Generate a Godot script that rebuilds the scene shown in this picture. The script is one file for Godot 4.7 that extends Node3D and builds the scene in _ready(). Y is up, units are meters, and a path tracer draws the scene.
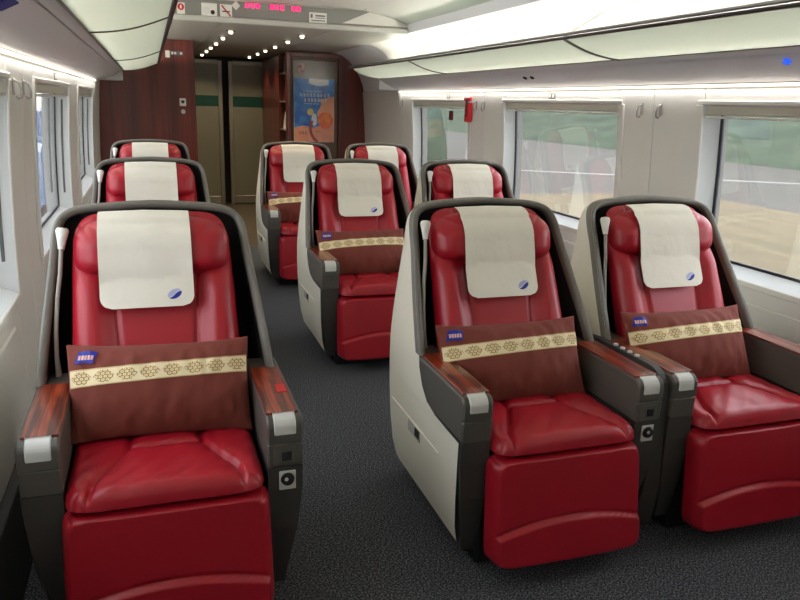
extends Node3D

const CX := 1.058        # centre line of the carriage
const HW := 1.547        # half width at the window top
const SA := -0.011
const SB := 1.272
const SC := 2.0776
const ROW0 := -2.40
const AX := 0.011         # the arms sit this far right of the seat line
const PITCH := 2.0845
const WIN := [[-3.063, -1.47], [-5.27, -3.774], [-7.41, -5.98]]

var M := {}
var used := {}
var rng := RandomNumberGenerator.new()


# ------------------------------------------------------------------ helpers
func numbered(called: String) -> String:
	if not used.has(called):
		used[called] = 0
		return called
	used[called] += 1
	return "%s_%03d" % [called, used[called]]

func begin() -> SurfaceTool:
	var st := SurfaceTool.new()
	st.begin(Mesh.PRIMITIVE_TRIANGLES)
	return st

func part(called: String, st: SurfaceTool, mat: Material, parent: Node) -> MeshInstance3D:
	st.generate_normals()
	st.index()
	var o := MeshInstance3D.new()
	o.mesh = st.commit()
	o.material_override = mat
	o.name = called
	parent.add_child(o, true)
	return o

func obj(called: String, st: SurfaceTool, mat: Material) -> MeshInstance3D:
	return part(numbered(called), st, mat, self)

func base(called: String, at := Vector3.ZERO) -> Node3D:
	var o := Node3D.new()
	o.name = numbered(called)
	o.position = at
	add_child(o, true)
	return o

func tag(o: Node, label: String, category: String, group := "") -> Node:
	o.set_meta("label", label)
	o.set_meta("category", category)
	if group != "":
		o.set_meta("group", group)
	return o

func struct(o: Node, label: String, category: String) -> Node:
	o.set_meta("kind", "structure")
	o.set_meta("label", label)
	o.set_meta("category", category)
	return o

func copy_of(o: Node3D, called: String, at: Vector3) -> Node3D:
	var c: Node3D = o.duplicate()
	c.name = numbered(called)
	add_child(c, true)
	c.position = at
	return c

# a triangle whose front looks away from the point c
func tri(st: SurfaceTool, a: Vector3, b: Vector3, d: Vector3, c: Vector3, sg := -1) -> void:
	st.set_smooth_group(sg if sg >= 0 else 0xFFFFFFFF)
	var n := (a - d).cross(a - b)
	var away := (a + b + d) / 3.0 - c
	if n.dot(away) < 0.0:
		st.add_vertex(a); st.add_vertex(d); st.add_vertex(b)
	else:
		st.add_vertex(a); st.add_vertex(b); st.add_vertex(d)

func quad(st: SurfaceTool, a: Vector3, b: Vector3, d: Vector3, e: Vector3, c: Vector3, sg := -1) -> void:
	tri(st, a, b, d, c, sg)
	tri(st, a, d, e, c, sg)

# a box with chamfered edges
func cbox(st: SurfaceTool, c: Vector3, size: Vector3, ch := 0.004) -> void:
	var h := size * 0.5
	ch = minf(ch, minf(h.x, minf(h.y, h.z)) * 0.8)
	var v := func(s: Vector3, axis: int) -> Vector3:
		var p := h - Vector3.ONE * ch
		p[axis] = h[axis]
		return c + p * s
	for axis in 3:
		var b := (axis + 1) % 3
		var d := (axis + 2) % 3
		for s in [-1.0, 1.0]:
			var q := []
			for k in [[-1, -1], [1, -1], [1, 1], [-1, 1]]:
				var sv := Vector3.ZERO
				sv[axis] = s
				sv[b] = k[0]
				sv[d] = k[1]
				q.append(v.call(sv, axis))
			quad(st, q[0], q[1], q[2], q[3], c)
		# edges between faces axis and b, running along d
		for s in [-1.0, 1.0]:
			for t in [-1.0, 1.0]:
				var s0 := Vector3.ZERO
				s0[axis] = s
				s0[b] = t
				s0[d] = -1.0
				var s1 := s0
				s1[d] = 1.0
				quad(st, v.call(s0, axis), v.call(s1, axis), v.call(s1, b), v.call(s0, b), c)
	for x in [-1.0, 1.0]:
		for y in [-1.0, 1.0]:
			for z in [-1.0, 1.0]:
				var s2 := Vector3(x, y, z)
				tri(st, v.call(s2, 0), v.call(s2, 1), v.call(s2, 2), c)

func box(called: String, c: Vector3, size: Vector3, mat: Material, parent: Node, ch := 0.004) -> MeshInstance3D:
	var st := begin()
	cbox(st, c, size, ch)
	return part(called, st, mat, parent)

# a smooth sheet f(u, v), u and v in 0..1, whose front looks along out at its middle
func grid(st: SurfaceTool, nu: int, nv: int, f: Callable, out: Vector3, sg := 0) -> void:
	var p: Array[Vector3] = []
	for i in nu + 1:
		for j in nv + 1:
			p.append(f.call(float(i) / nu, float(j) / nv))
	var n := Vector3.ZERO
	for i in nu:
		for j in nv:
			var a := p[i * (nv + 1) + j]
			n += (a - p[(i + 1) * (nv + 1) + j + 1]).cross(a - p[(i + 1) * (nv + 1) + j])
	var flip := n.dot(out) < 0.0
	st.set_smooth_group(sg)
	for i in nu:
		for j in nv:
			var k := [[i, j], [i + 1, j], [i + 1, j + 1], [i, j + 1]]
			var order := [0, 2, 1, 0, 3, 2] if flip else [0, 1, 2, 0, 2, 3]
			for o in order:
				var ij = k[o]
				st.set_uv(Vector2(float(ij[0]) / nu, float(ij[1]) / nv))
				st.add_vertex(p[ij[0] * (nv + 1) + ij[1]])

# a tube along points
func tube(st: SurfaceTool, pts: Array, radii: Array, sides := 10) -> void:
	var rings := []
	var n := pts.size()
	var up := Vector3(0.31, 0.2, 0.93).normalized()
	for i in n:
		var d: Vector3 = (pts[mini(i + 1, n - 1)] - pts[maxi(i - 1, 0)]).normalized()
		var a := d.cross(up).normalized()
		var b := d.cross(a).normalized()
		var ring := []
		for k in sides:
			var t := TAU * k / sides
			ring.append(pts[i] + (a * cos(t) + b * sin(t)) * radii[i])
		rings.append(ring)
	for i in n - 1:
		var mid: Vector3 = (pts[i] + pts[i + 1]) * 0.5
		for k in sides:
			quad(st, rings[i][k], rings[i][(k + 1) % sides], rings[i + 1][(k + 1) % sides], rings[i + 1][k], mid, 0)
	for e in [0, n - 1]:
		var inside: Vector3 = pts[1] if e == 0 else pts[n - 2]
		for k in sides:
			tri(st, pts[e], rings[e][k], rings[e][(k + 1) % sides], inside)

# a disc or short cylinder standing on a plane with normal nrm
func disc(st: SurfaceTool, c: Vector3, nrm: Vector3, r: float, h: float, sides := 16) -> void:
	var a := nrm.cross(Vector3(0.2, 0.9, 0.37)).normalized()
	var b := nrm.cross(a).normalized()
	for k in sides:
		var t0 := TAU * k / sides
		var t1 := TAU * (k + 1) / sides
		var p0 := c + (a * cos(t0) + b * sin(t0)) * r
		var p1 := c + (a * cos(t1) + b * sin(t1)) * r
		var q0 := c + (a * cos(t0) + b * sin(t0)) * r * 0.88 + nrm * h
		var q1 := c + (a * cos(t1) + b * sin(t1)) * r * 0.88 + nrm * h
		quad(st, p0, p1, q1, q0, c)
		tri(st, c + nrm * h, q0, q1, c - nrm)

# a polygon in (z, y) drawn out along x between x0 and x1 with chamfers; warp moves the points
func extrude(st: SurfaceTool, poly: PackedVector2Array, x0: float, x1: float, ch: float, warp: Callable) -> void:
	var n := poly.size()
	var area := 0.0
	for i in n:
		area += poly[i].cross(poly[(i + 1) % n])
	var inset := PackedVector2Array()
	for i in n:
		var a := (poly[i] - poly[(i + n - 1) % n]).normalized()
		var b := (poly[(i + 1) % n] - poly[i]).normalized()
		var na := Vector2(-a.y, a.x) * signf(area)
		var nb := Vector2(-b.y, b.x) * signf(area)
		var m := (na + nb)
		m = m / maxf(m.length_squared() * 0.5, 0.5)
		inset.append(poly[i] + m * ch)
	var rows := [[x0, inset], [x0 + ch, poly], [x1 - ch, poly], [x1, inset]]
	for r in 3:
		for i in n:
			var j := (i + 1) % n
			var pa: Vector2 = rows[r][1][i]
			var pb: Vector2 = rows[r][1][j]
			var pc: Vector2 = rows[r + 1][1][j]
			var pd: Vector2 = rows[r + 1][1][i]
			var va: Vector3 = warp.call(pa, rows[r][0])
			var vb: Vector3 = warp.call(pb, rows[r][0])
			var vc: Vector3 = warp.call(pc, rows[r + 1][0])
			var vd: Vector3 = warp.call(pd, rows[r + 1][0])
			var e := (pb - pa).normalized()
			var out2 := Vector2(e.y, -e.x) * signf(area)
			var out := Vector3((-1.0 if r == 0 else (1.0 if r == 2 else 0.0)), out2.y, out2.x)
			quad(st, va, vb, vc, vd, (va + vc) * 0.5 - out)
	var t := Geometry2D.triangulate_polygon(inset)
	for side in [0, 3]:
		var x: float = rows[side][0]
		for k in range(0, t.size(), 3):
			var a3: Vector3 = warp.call(inset[t[k]], x)
			var b3: Vector3 = warp.call(inset[t[k + 1]], x)
			var c3: Vector3 = warp.call(inset[t[k + 2]], x)
			tri(st, a3, b3, c3, a3 + Vector3(1 if side == 0 else -1, 0, 0))

func plain(p: Vector2, x: float) -> Vector3:
	return Vector3(x, p.y, p.x)

# edge rounding: 0 at |t| = 1, 1 from |t| = 1 - r inwards
func er(t: float, r: float) -> float:
	var d := maxf(0.0, absf(t) - (1.0 - r)) / r
	return sqrt(maxf(0.0, 1.0 - d * d))

func bell(d: float, w: float) -> float:
	return exp(-(d / w) * (d / w))

func seg(p: Vector2, a: Vector2, b: Vector2) -> float:
	return p.distance_to(Geometry2D.get_closest_point_to_segment(p, a, b))

# square to rounded square
func squircle(u: float, v: float, p: float) -> Vector2:
	var m := maxf(absf(u), absf(v))
	if m < 1e-5:
		return Vector2.ZERO
	return Vector2(u, v) * m / pow(pow(absf(u), p) + pow(absf(v), p), 1.0 / p)

# spacing that is finer towards the ends
func ease_ends(t: float) -> float:
	var s := t * 2.0 - 1.0
	return 0.45 * s + 0.55 * sin(s * PI / 2.0)

func pad(nu: int, nv: int, front: Callable, back: Callable, out: Vector3) -> SurfaceTool:
	var st := begin()
	grid(st, nu, nv, func(a: float, b: float) -> Vector3: return front.call(ease_ends(a), ease_ends(b)), out, 0)
	grid(st, 14, 14, func(a: float, b: float) -> Vector3: return back.call(ease_ends(a), ease_ends(b)), -out, 1)
	return st


# ------------------------------------------------------------------ materials
func mat(called: String, c: Color, rough: float, metal := 0.0) -> StandardMaterial3D:
	var m := StandardMaterial3D.new()
	m.resource_name = called
	m.albedo_color = c
	m.roughness = rough
	m.metallic = metal
	M[called] = m
	return m

func rgb(r: int, g: int, b: int) -> Color:
	return Color8(r, g, b)

func noise_tex(freq: float, size: int, octaves: int, bump: float, ramp: Gradient = null, kind := FastNoiseLite.TYPE_SIMPLEX_SMOOTH) -> NoiseTexture2D:
	var n := FastNoiseLite.new()
	n.noise_type = kind
	n.frequency = freq
	n.fractal_octaves = octaves
	n.seed = 7
	var t := NoiseTexture2D.new()
	t.width = size
	t.height = size
	t.seamless = true
	t.noise = n
	if bump > 0.0:
		t.as_normal_map = true
		t.bump_strength = bump
	if ramp:
		t.color_ramp = ramp
	return t

func ramp2(a: Color, b: Color, p0 := 0.0, p1 := 1.0) -> Gradient:
	var g := Gradient.new()
	g.set_color(0, a)
	g.set_color(1, b)
	g.set_offset(0, p0)
	g.set_offset(1, p1)
	return g

func tri_uv(m: StandardMaterial3D, scale: Vector3, world := false) -> void:
	m.uv1_triplanar = true
	m.uv1_world_triplanar = world
	m.uv1_scale = scale

# wood: grain along v, tones across u
func wood_image(dark: Color, light: Color, seed_: int, streaks: float) -> ImageTexture:
	var n := FastNoiseLite.new()
	n.seed = seed_
	n.frequency = 0.02
	n.fractal_octaves = 4
	var w := 256
	var h := 256
	var im := Image.create(w, h, false, Image.FORMAT_RGB8)
	for y in h:
		for x in w:
			var a := TAU * x / w
			var b := TAU * y / h
			var s := 0.5 + 0.55 * n.get_noise_3d(cos(a) * 40.0 * streaks, sin(a) * 40.0 * streaks, 14.0 * cos(b) + 5.0 * sin(b * 2.0))
			s += 0.18 * n.get_noise_3d(cos(a) * 240.0 * streaks, sin(a) * 240.0 * streaks, 30.0 * sin(b))
			s = clampf((s - 0.2) * 1.5, 0.0, 1.0)
			im.set_pixel(x, y, dark.lerp(light, s))
	return ImageTexture.create_from_image(im)

func pattern_image() -> ImageTexture:   # woven ribbon of the pillows: clusters of small hexagons on beige
	var w := 768
	var h := 96
	var im := Image.create(w, h, false, Image.FORMAT_RGB8)
	im.fill(rgb(232, 216, 178))
	var ink := rgb(156, 124, 66)
	for y in h:
		for x in w:
			var fy := float(y) / h
			var c := rgb(232, 216, 178)
			if fy < 0.07 or fy > 0.93:
				c = rgb(205, 182, 134)
			# seven clusters
			var cl := fposmod(x / 96.0, 1.0) - 0.5
			var vy := fy - 0.5
			var inside := absf(cl) * 0.9 + absf(vy) * 0.75 < 0.43 and absf(vy) < 0.36
			# hexagonal net
			var px := x / 20.0
			var py := y / 20.0
			var best := 9.0
			var second := 9.0
			for gy in range(int(floor(py / 0.866)) - 1, int(floor(py / 0.866)) + 3):
				for gx in range(int(floor(px)) - 1, int(floor(px)) + 3):
					var qx: float = gx + (0.5 if posmod(gy, 2) == 1 else 0.0)
					var qy: float = gy * 0.866
					var d := Vector2(px - qx, py - qy).length()
					if d < best:
						second = best
						best = d
					elif d < second:
						second = d
			if inside and second - best < 0.24:
				c = ink
			elif inside and best < 0.14:
				c = rgb(170, 138, 78)
			im.set_pixel(x, y, c)
	return ImageTexture.create_from_image(im)

func poster_image() -> ImageTexture:
	var w := 256
	var h := 384
	var im := Image.create(w, h, false, Image.FORMAT_RGB8)
	var n := FastNoiseLite.new()
	n.seed = 3
	n.frequency = 0.012
	for y in h:
		for x in w:
			var u := float(x) / w
			var v := float(y) / h
			var k := n.get_noise_2d(x, y)
			var c := rgb(34, 96, 186).lerp(rgb(60, 140, 215), clampf(0.5 + k * 1.2 - v * 0.4 + u * 0.3, 0.0, 1.0))
			# cloud at the top edge
			if v < 0.055 + 0.05 * sin((u - 0.3) * 4.6) and u > 0.36 and u < 0.86:
				c = rgb(226, 234, 240)
			# peach ground to the right and below
			var edge := 0.33 + (0.55 - u) * 0.15
			if u > 0.62 + 0.05 * sin(v * 20.0) and v > edge:
				c = rgb(232, 160, 124)
			if v > 0.74 + 0.08 * (0.5 - u) - 0.02 * sin(u * 9.0):
				c = rgb(230, 152, 116).lerp(rgb(206, 140, 128), clampf(k + u * 0.5, 0.0, 1.0))
			# big round fruit
			var f := Vector2((u - 0.78) * 0.68, v - 0.65).length()
			if f < 0.13:
				c = rgb(226, 92, 56).lerp(rgb(240, 150, 60), clampf((0.13 - f) * 7.0 + k, 0.0, 1.0))
			# pale figure and ring
			var f2 := Vector2((u - 0.4) * 0.68, v - 0.52).length()
			if f2 < 0.055:
				c = rgb(226, 206, 130)
			if Vector2((u - 0.5) * 1.4, v - 0.64).length() < 0.10 and u < 0.56:
				c = rgb(214, 220, 226)
			var arc := absf(Vector2((u - 0.75) * 0.72, v - 0.78).length() - 0.25)
			if arc < 0.012 and u < 0.62 and v > 0.66:
				c = rgb(190, 40, 44)
			elif arc < 0.024 and u < 0.6 and v > 0.66:
				c = rgb(60, 60, 80)
			im.set_pixel(x, y, c)
	# headline: rows of blocky characters, too small to read in the photograph
	rng.seed = 11
	for row in [[60, 70, 112, 12], [34, 88, 190, 22], [62, 118, 150, 22], [64, 146, 90, 9], [30, 320, 40, 18], [138, 316, 36, 9], [60, 292, 70, 8]]:
		var x: int = row[0]
		while x < row[0] + row[2]:
			var cw: int = row[3] - 3
			var ink := rgb(236, 240, 244) if row[1] < 200 else rgb(84, 70, 90)
			for k in 4:
				im.fill_rect(Rect2i(x, row[1] + k * row[3] / 4, int(cw * rng.randf_range(0.5, 1.0)), maxi(1, row[3] / 8)), ink)
			for k in 2:
				im.fill_rect(Rect2i(x + int(cw * rng.randf_range(0.1, 0.8)), row[1], maxi(1, row[3] / 8), row[3]), ink)
			x += row[3]
	return ImageTexture.create_from_image(im)

func make_materials() -> void:
	var m := mat("red_leather", rgb(164, 20, 38), 0.37)
	m.normal_enabled = true
	m.normal_texture = noise_tex(0.03, 512, 4, 2.2, null, FastNoiseLite.TYPE_CELLULAR)
	m.normal_scale = 0.35
	tri_uv(m, Vector3(5, 5, 5))
	m = mat("shell_grey", rgb(112, 109, 102), 0.5)
	m = mat("arm_grey", rgb(84, 81, 76), 0.5)
	m.normal_enabled = true
	m.normal_texture = noise_tex(0.2, 256, 2, 1.0)
	m.normal_scale = 0.15
	tri_uv(m, Vector3(12, 12, 12))
	m = mat("pedestal_grey", rgb(62, 60, 58), 0.55)
	m = mat("shell_beige", rgb(234, 230, 216), 0.42)
	m = mat("lining", rgb(34, 33, 33), 0.85)
	m = mat("black", rgb(18, 18, 19), 0.6)
	m = mat("cap", rgb(205, 206, 204), 0.3)
	m = mat("chrome", rgb(190, 190, 190), 0.25, 0.9)
	m = mat("white_plastic", rgb(222, 220, 214), 0.4)
	m = mat("stem", rgb(150, 146, 138), 0.4)
	m = mat("wood", Color.WHITE, 0.3)
	m.albedo_texture = wood_image(rgb(56, 14, 8), rgb(190, 80, 44), 5, 1.0)
	m.clearcoat_enabled = true
	m.clearcoat = 0.7
	m.clearcoat_roughness = 0.08
	tri_uv(m, Vector3(11, 1.2, 1.6))
	m = mat("wall_wood", Color.WHITE, 0.35)
	m.albedo_texture = wood_image(rgb(60, 14, 10), rgb(122, 40, 28), 9, 0.8)
	m.clearcoat_enabled = true
	m.clearcoat = 0.25
	m.clearcoat_roughness = 0.2
	tri_uv(m, Vector3(2.4, 0.3, 2.4), true)
	m = mat("dark_wood", Color.WHITE, 0.4)
	m.albedo_texture = wood_image(rgb(58, 32, 24), rgb(96, 60, 44), 13, 0.6)
	tri_uv(m, Vector3(2.0, 0.3, 2.0), true)
	m = mat("smoked_panel", rgb(86, 66, 50), 0.22)
	m = mat("cloth", rgb(230, 225, 213), 0.9)
	m.normal_enabled = true
	m.normal_texture = noise_tex(0.012, 256, 4, 5.0)
	m.normal_scale = 0.5
	tri_uv(m, Vector3(4, 4, 4))
	m.rim_enabled = true
	m.rim = 0.3
	m = mat("pillow", rgb(118, 53, 42), 0.85)
	m.normal_enabled = true
	m.normal_texture = noise_tex(0.15, 256, 3, 3.0)
	m.normal_scale = 0.4
	tri_uv(m, Vector3(8, 8, 8))
	m.rim_enabled = true
	m.rim = 0.25
	m = mat("ribbon", Color.WHITE, 0.8)
	m.albedo_texture = pattern_image()
	m = mat("logo_blue", rgb(26, 40, 150), 0.6)
	m = mat("logo_pale", rgb(176, 182, 216), 0.6)
	m = mat("tag_pink", rgb(216, 170, 170), 0.6)
	# room
	m = mat("wall", rgb(214, 211, 206), 0.42)
	m = mat("wall_core", rgb(120, 118, 114), 0.7)
	m = mat("cove_grey", rgb(222, 222, 228), 0.45)
	m = mat("cove_band", rgb(228, 228, 234), 0.45)
	m = mat("ceiling", rgb(212, 210, 203), 0.6)
	m = mat("ceiling_dark", rgb(160, 156, 148), 0.45)
	m = mat("header", rgb(128, 127, 122), 0.5)
	m = mat("header_light", rgb(180, 180, 174), 0.45)
	m = mat("frame_white", rgb(220, 224, 228), 0.4)
	m = mat("blind", rgb(200, 196, 184), 0.7)
	m = mat("gasket", rgb(24, 30, 44), 0.5)
	m = mat("glass", Color(0.60, 0.61, 0.60, 0.13), 0.0)
	m.transparency = BaseMaterial3D.TRANSPARENCY_ALPHA
	m = mat("frosted", rgb(166, 204, 190), 0.25)
	m.backlight_enabled = true
	m.backlight = Color(1.0, 1.0, 0.98)
	m = mat("rail_dark", rgb(40, 36, 36), 0.35)
	m = mat("rail_metal", rgb(150, 150, 152), 0.35, 0.7)
	m = mat("hook_metal", rgb(160, 158, 154), 0.4, 0.6)
	m = mat("rib", rgb(104, 104, 98), 0.45)
	m = mat("duct", rgb(58, 58, 58), 0.7)
	m = mat("carpet", Color.WHITE, 0.95)
	m.albedo_texture = noise_tex(0.16, 512, 3, 0.0, ramp2(rgb(36, 38, 43), rgb(134, 137, 146), 0.28, 0.78))
	m.normal_enabled = true
	m.normal_texture = noise_tex(0.25, 512, 2, 8.0)
	m.normal_scale = 1.0
	tri_uv(m, Vector3(1.3, 1.3, 1.3), true)
	m = mat("lino", Color.WHITE, 0.35)
	m.albedo_texture = noise_tex(0.05, 256, 4, 0.0, ramp2(rgb(74, 66, 54), rgb(98, 88, 72)))
	tri_uv(m, Vector3(1, 1, 1), true)
	m = mat("door_glass", Color(0.35, 0.38, 0.34, 0.72), 0.3)
	m.albedo_color = rgb(136, 134, 116)
	m.roughness = 0.2
	m = mat("door_metal", rgb(150, 146, 134), 0.35, 0.4)
	m = mat("green_stripe", rgb(18, 74, 62), 0.4)
	m = mat("red", rgb(190, 24, 28), 0.4)
	m = mat("dark_red", rgb(96, 16, 22), 0.5)
	m = mat("sign_white", rgb(216, 214, 208), 0.5)
	m = mat("sign_grey", rgb(96, 98, 100), 0.5)
	m = mat("ink", rgb(40, 42, 46), 0.6)
	m = mat("blue_spot", rgb(40, 90, 210), 0.3)
	m.emission_enabled = true
	m.emission = rgb(40, 100, 255)
	m.emission_energy_multiplier = 0.6
	m = mat("led_pink", rgb(250, 40, 120), 0.5)
	m.emission_enabled = true
	m.emission = rgb(255, 30, 120)
	m.emission_energy_multiplier = 1.0
	m = mat("lamp_glow", rgb(255, 246, 230), 0.5)
	m.emission_enabled = true
	m.emission = rgb(255, 246, 228)
	m.emission_energy_multiplier = 1.6
	m = mat("led_glow", rgb(255, 236, 200), 0.5)
	m.emission_enabled = true
	m.emission = rgb(255, 236, 205)
	m.emission_energy_multiplier = 4.0
	m = mat("poster", Color.WHITE, 0.25)
	m.albedo_texture = poster_image()
	# outside
	m = mat("dry_grass", Color.WHITE, 0.95)
	m.albedo_texture = noise_tex(0.02, 256, 4, 0.0, ramp2(rgb(92, 80, 56), rgb(108, 94, 66), 0.2, 0.8))
	tri_uv(m, Vector3(0.2, 0.2, 0.03), true)
	m = mat("ballast", Color.WHITE, 0.95)
	m.albedo_texture = noise_tex(0.03, 256, 4, 0.0, ramp2(rgb(66, 62, 56), rgb(82, 76, 68), 0.2, 0.8))
	tri_uv(m, Vector3(0.3, 0.3, 0.03), true)
	m = mat("foliage", Color.WHITE, 0.95)
	m.albedo_texture = noise_tex(0.03, 256, 4, 0.0, ramp2(rgb(46, 58, 44), rgb(72, 84, 64), 0.2, 0.8))
	tri_uv(m, Vector3(0.15, 0.15, 0.03), true)
	m = mat("concrete_pale", rgb(128, 124, 120), 0.8)
	m = mat("barrier_blue", rgb(176, 196, 228), 0.6)
	m = mat("barrier_pink", rgb(206, 150, 206), 0.6)


# ------------------------------------------------------------------ the setting
func prof(y: float) -> float:      # how far the side wall lies outside its line at the window top
	var t := [[0.0, 0.0], [0.3, 0.028], [0.7, 0.036], [1.0, 0.034], [1.3, 0.022], [1.6, 0.0], [1.75, -0.014]]
	for i in t.size() - 1:
		if y <= t[i + 1][0]:
			return lerpf(t[i][1], t[i + 1][1], (y - t[i][0]) / (t[i + 1][0] - t[i][0]))
	return -0.014

func wx(s: float, y: float, off := 0.0) -> float:
	return CX + s * (HW + prof(y) + off)

func slab(st: SurfaceTool, s: float, y0: float, y1: float, z0: float, z1: float, o0: float, o1: float, ch := 0.003) -> void:
	var n := maxi(1, int(ceil((y1 - y0) / 0.12)))
	var mid := Vector3(wx(s, (y0 + y1) / 2, (o0 + o1) / 2), (y0 + y1) / 2, (z0 + z1) / 2)
	grid(st, n, 1, func(u: float, v: float) -> Vector3:
		var y := lerpf(y0 + ch, y1 - ch, u)
		return Vector3(wx(s, y, o0), y, lerpf(z0 + ch, z1 - ch, v)), Vector3(-s, 0, 0), 0)
	grid(st, n, 1, func(u: float, v: float) -> Vector3:
		var y := lerpf(y0, y1, u)
		return Vector3(wx(s, y, o1), y, lerpf(z0, z1, v)), Vector3(s, 0, 0), 1)
	for e in [0, 1]:
		var y := y0 if e == 0 else y1
		var yc := y0 + ch if e == 0 else y1 - ch
		var a := Vector3(wx(s, yc, o0), yc, z0 + ch)
		var b := Vector3(wx(s, yc, o0), yc, z1 - ch)
		var a2 := Vector3(wx(s, y, o0 + ch), y, z0)
		var b2 := Vector3(wx(s, y, o0 + ch), y, z1)
		quad(st, a, b, b2, a2, mid)
		quad(st, a2, b2, Vector3(wx(s, y, o1), y, z1), Vector3(wx(s, y, o1), y, z0), mid)
		var z := z0 if e == 0 else z1
		var zc := z0 + ch if e == 0 else z1 - ch
		for k in n:
			var ya := lerpf(y0, y1, float(k) / n)
			var yb := lerpf(y0, y1, float(k + 1) / n)
			var yac := lerpf(y0 + ch, y1 - ch, float(k) / n)
			var ybc := lerpf(y0 + ch, y1 - ch, float(k + 1) / n)
			var m2 := Vector3(mid.x, (ya + yb) / 2, mid.z)
			quad(st, Vector3(wx(s, yac, o0), yac, zc), Vector3(wx(s, ybc, o0), ybc, zc), Vector3(wx(s, yb, o0 + ch), yb, z), Vector3(wx(s, ya, o0 + ch), ya, z), m2)
			quad(st, Vector3(wx(s, ya, o0 + ch), ya, z), Vector3(wx(s, yb, o0 + ch), yb, z), Vector3(wx(s, yb, o1), yb, z), Vector3(wx(s, ya, o1), ya, z), m2)

func make_wall(s: float, called: String, label: String) -> void:
	var wins := WIN.duplicate()
	wins.sort_custom(func(a, b): return a[0] < b[0])
	# the solid behind, with openings
	var st := begin()
	slab(st, s, 0.0, 0.80, -11.7, 2.2, 0.013, 0.15)
	slab(st, s, 1.60, 1.76, -11.7, 2.2, 0.013, 0.15)
	var z := -11.7
	for w in wins:
		slab(st, s, 0.80, 1.60, z, w[0], 0.013, 0.15)
		z = w[1]
	slab(st, s, 0.80, 1.60, z, 2.2, 0.013, 0.15)
	var wall := obj(called, st, M.wall_core)
	struct(wall, label, "wall")
	# panels: piers (two each, meeting at a joint), strips above and below the windows
	var edges := []
	for w in wins:
		edges.append(w)
	var panel := func(y0: float, y1: float, z0: float, z1: float) -> void:
		var q := begin()
		slab(q, s, y0 + 0.0015, y1 - 0.0015, z0 + 0.0015, z1 - 0.0015, 0.0, 0.014)
		part("wall_panel", q, M.wall, wall)
	for i in edges.size() - 1:
		var a: float = edges[i][1]
		var b: float = edges[i + 1][0]
		var mid := (a + b) / 2 - 0.04
		panel.call(0.28, 1.70, a, mid)
		panel.call(0.28, 1.70, mid, b)
	for w in wins:
		panel.call(1.60, 1.70, w[0], w[1])
		panel.call(0.28, 0.80, w[0], w[1])
	panel.call(0.28, 1.70, -7.82, wins[0][0])
	for k in [[-8.4, -7.82], [-9.0, -8.4], [-9.6, -9.0]]:
		panel.call(0.28, 1.70, k[0], k[1])
	panel.call(0.28, 1.70, wins[-1][1], 2.2)
	# raised field under each window
	for w in wins:
		var q := begin()
		slab(q, s, 0.40, 0.70, w[0] + 0.12, w[1] - 0.12, -0.007, 0.004, 0.006)
		part("wall_field", q, M.wall, wall)
	# floor-level duct
	var d := begin()
	slab(d, s, 0.0, 0.275, -9.6, 2.2, -0.03, 0.015)
	var duct := obj("baseboard_left" if s < 0 else "baseboard_right", d, M.duct)
	struct(duct, "dark floor-level duct along the foot of the %s wall" % ("left" if s < 0 else "right"), "baseboard")

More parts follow.
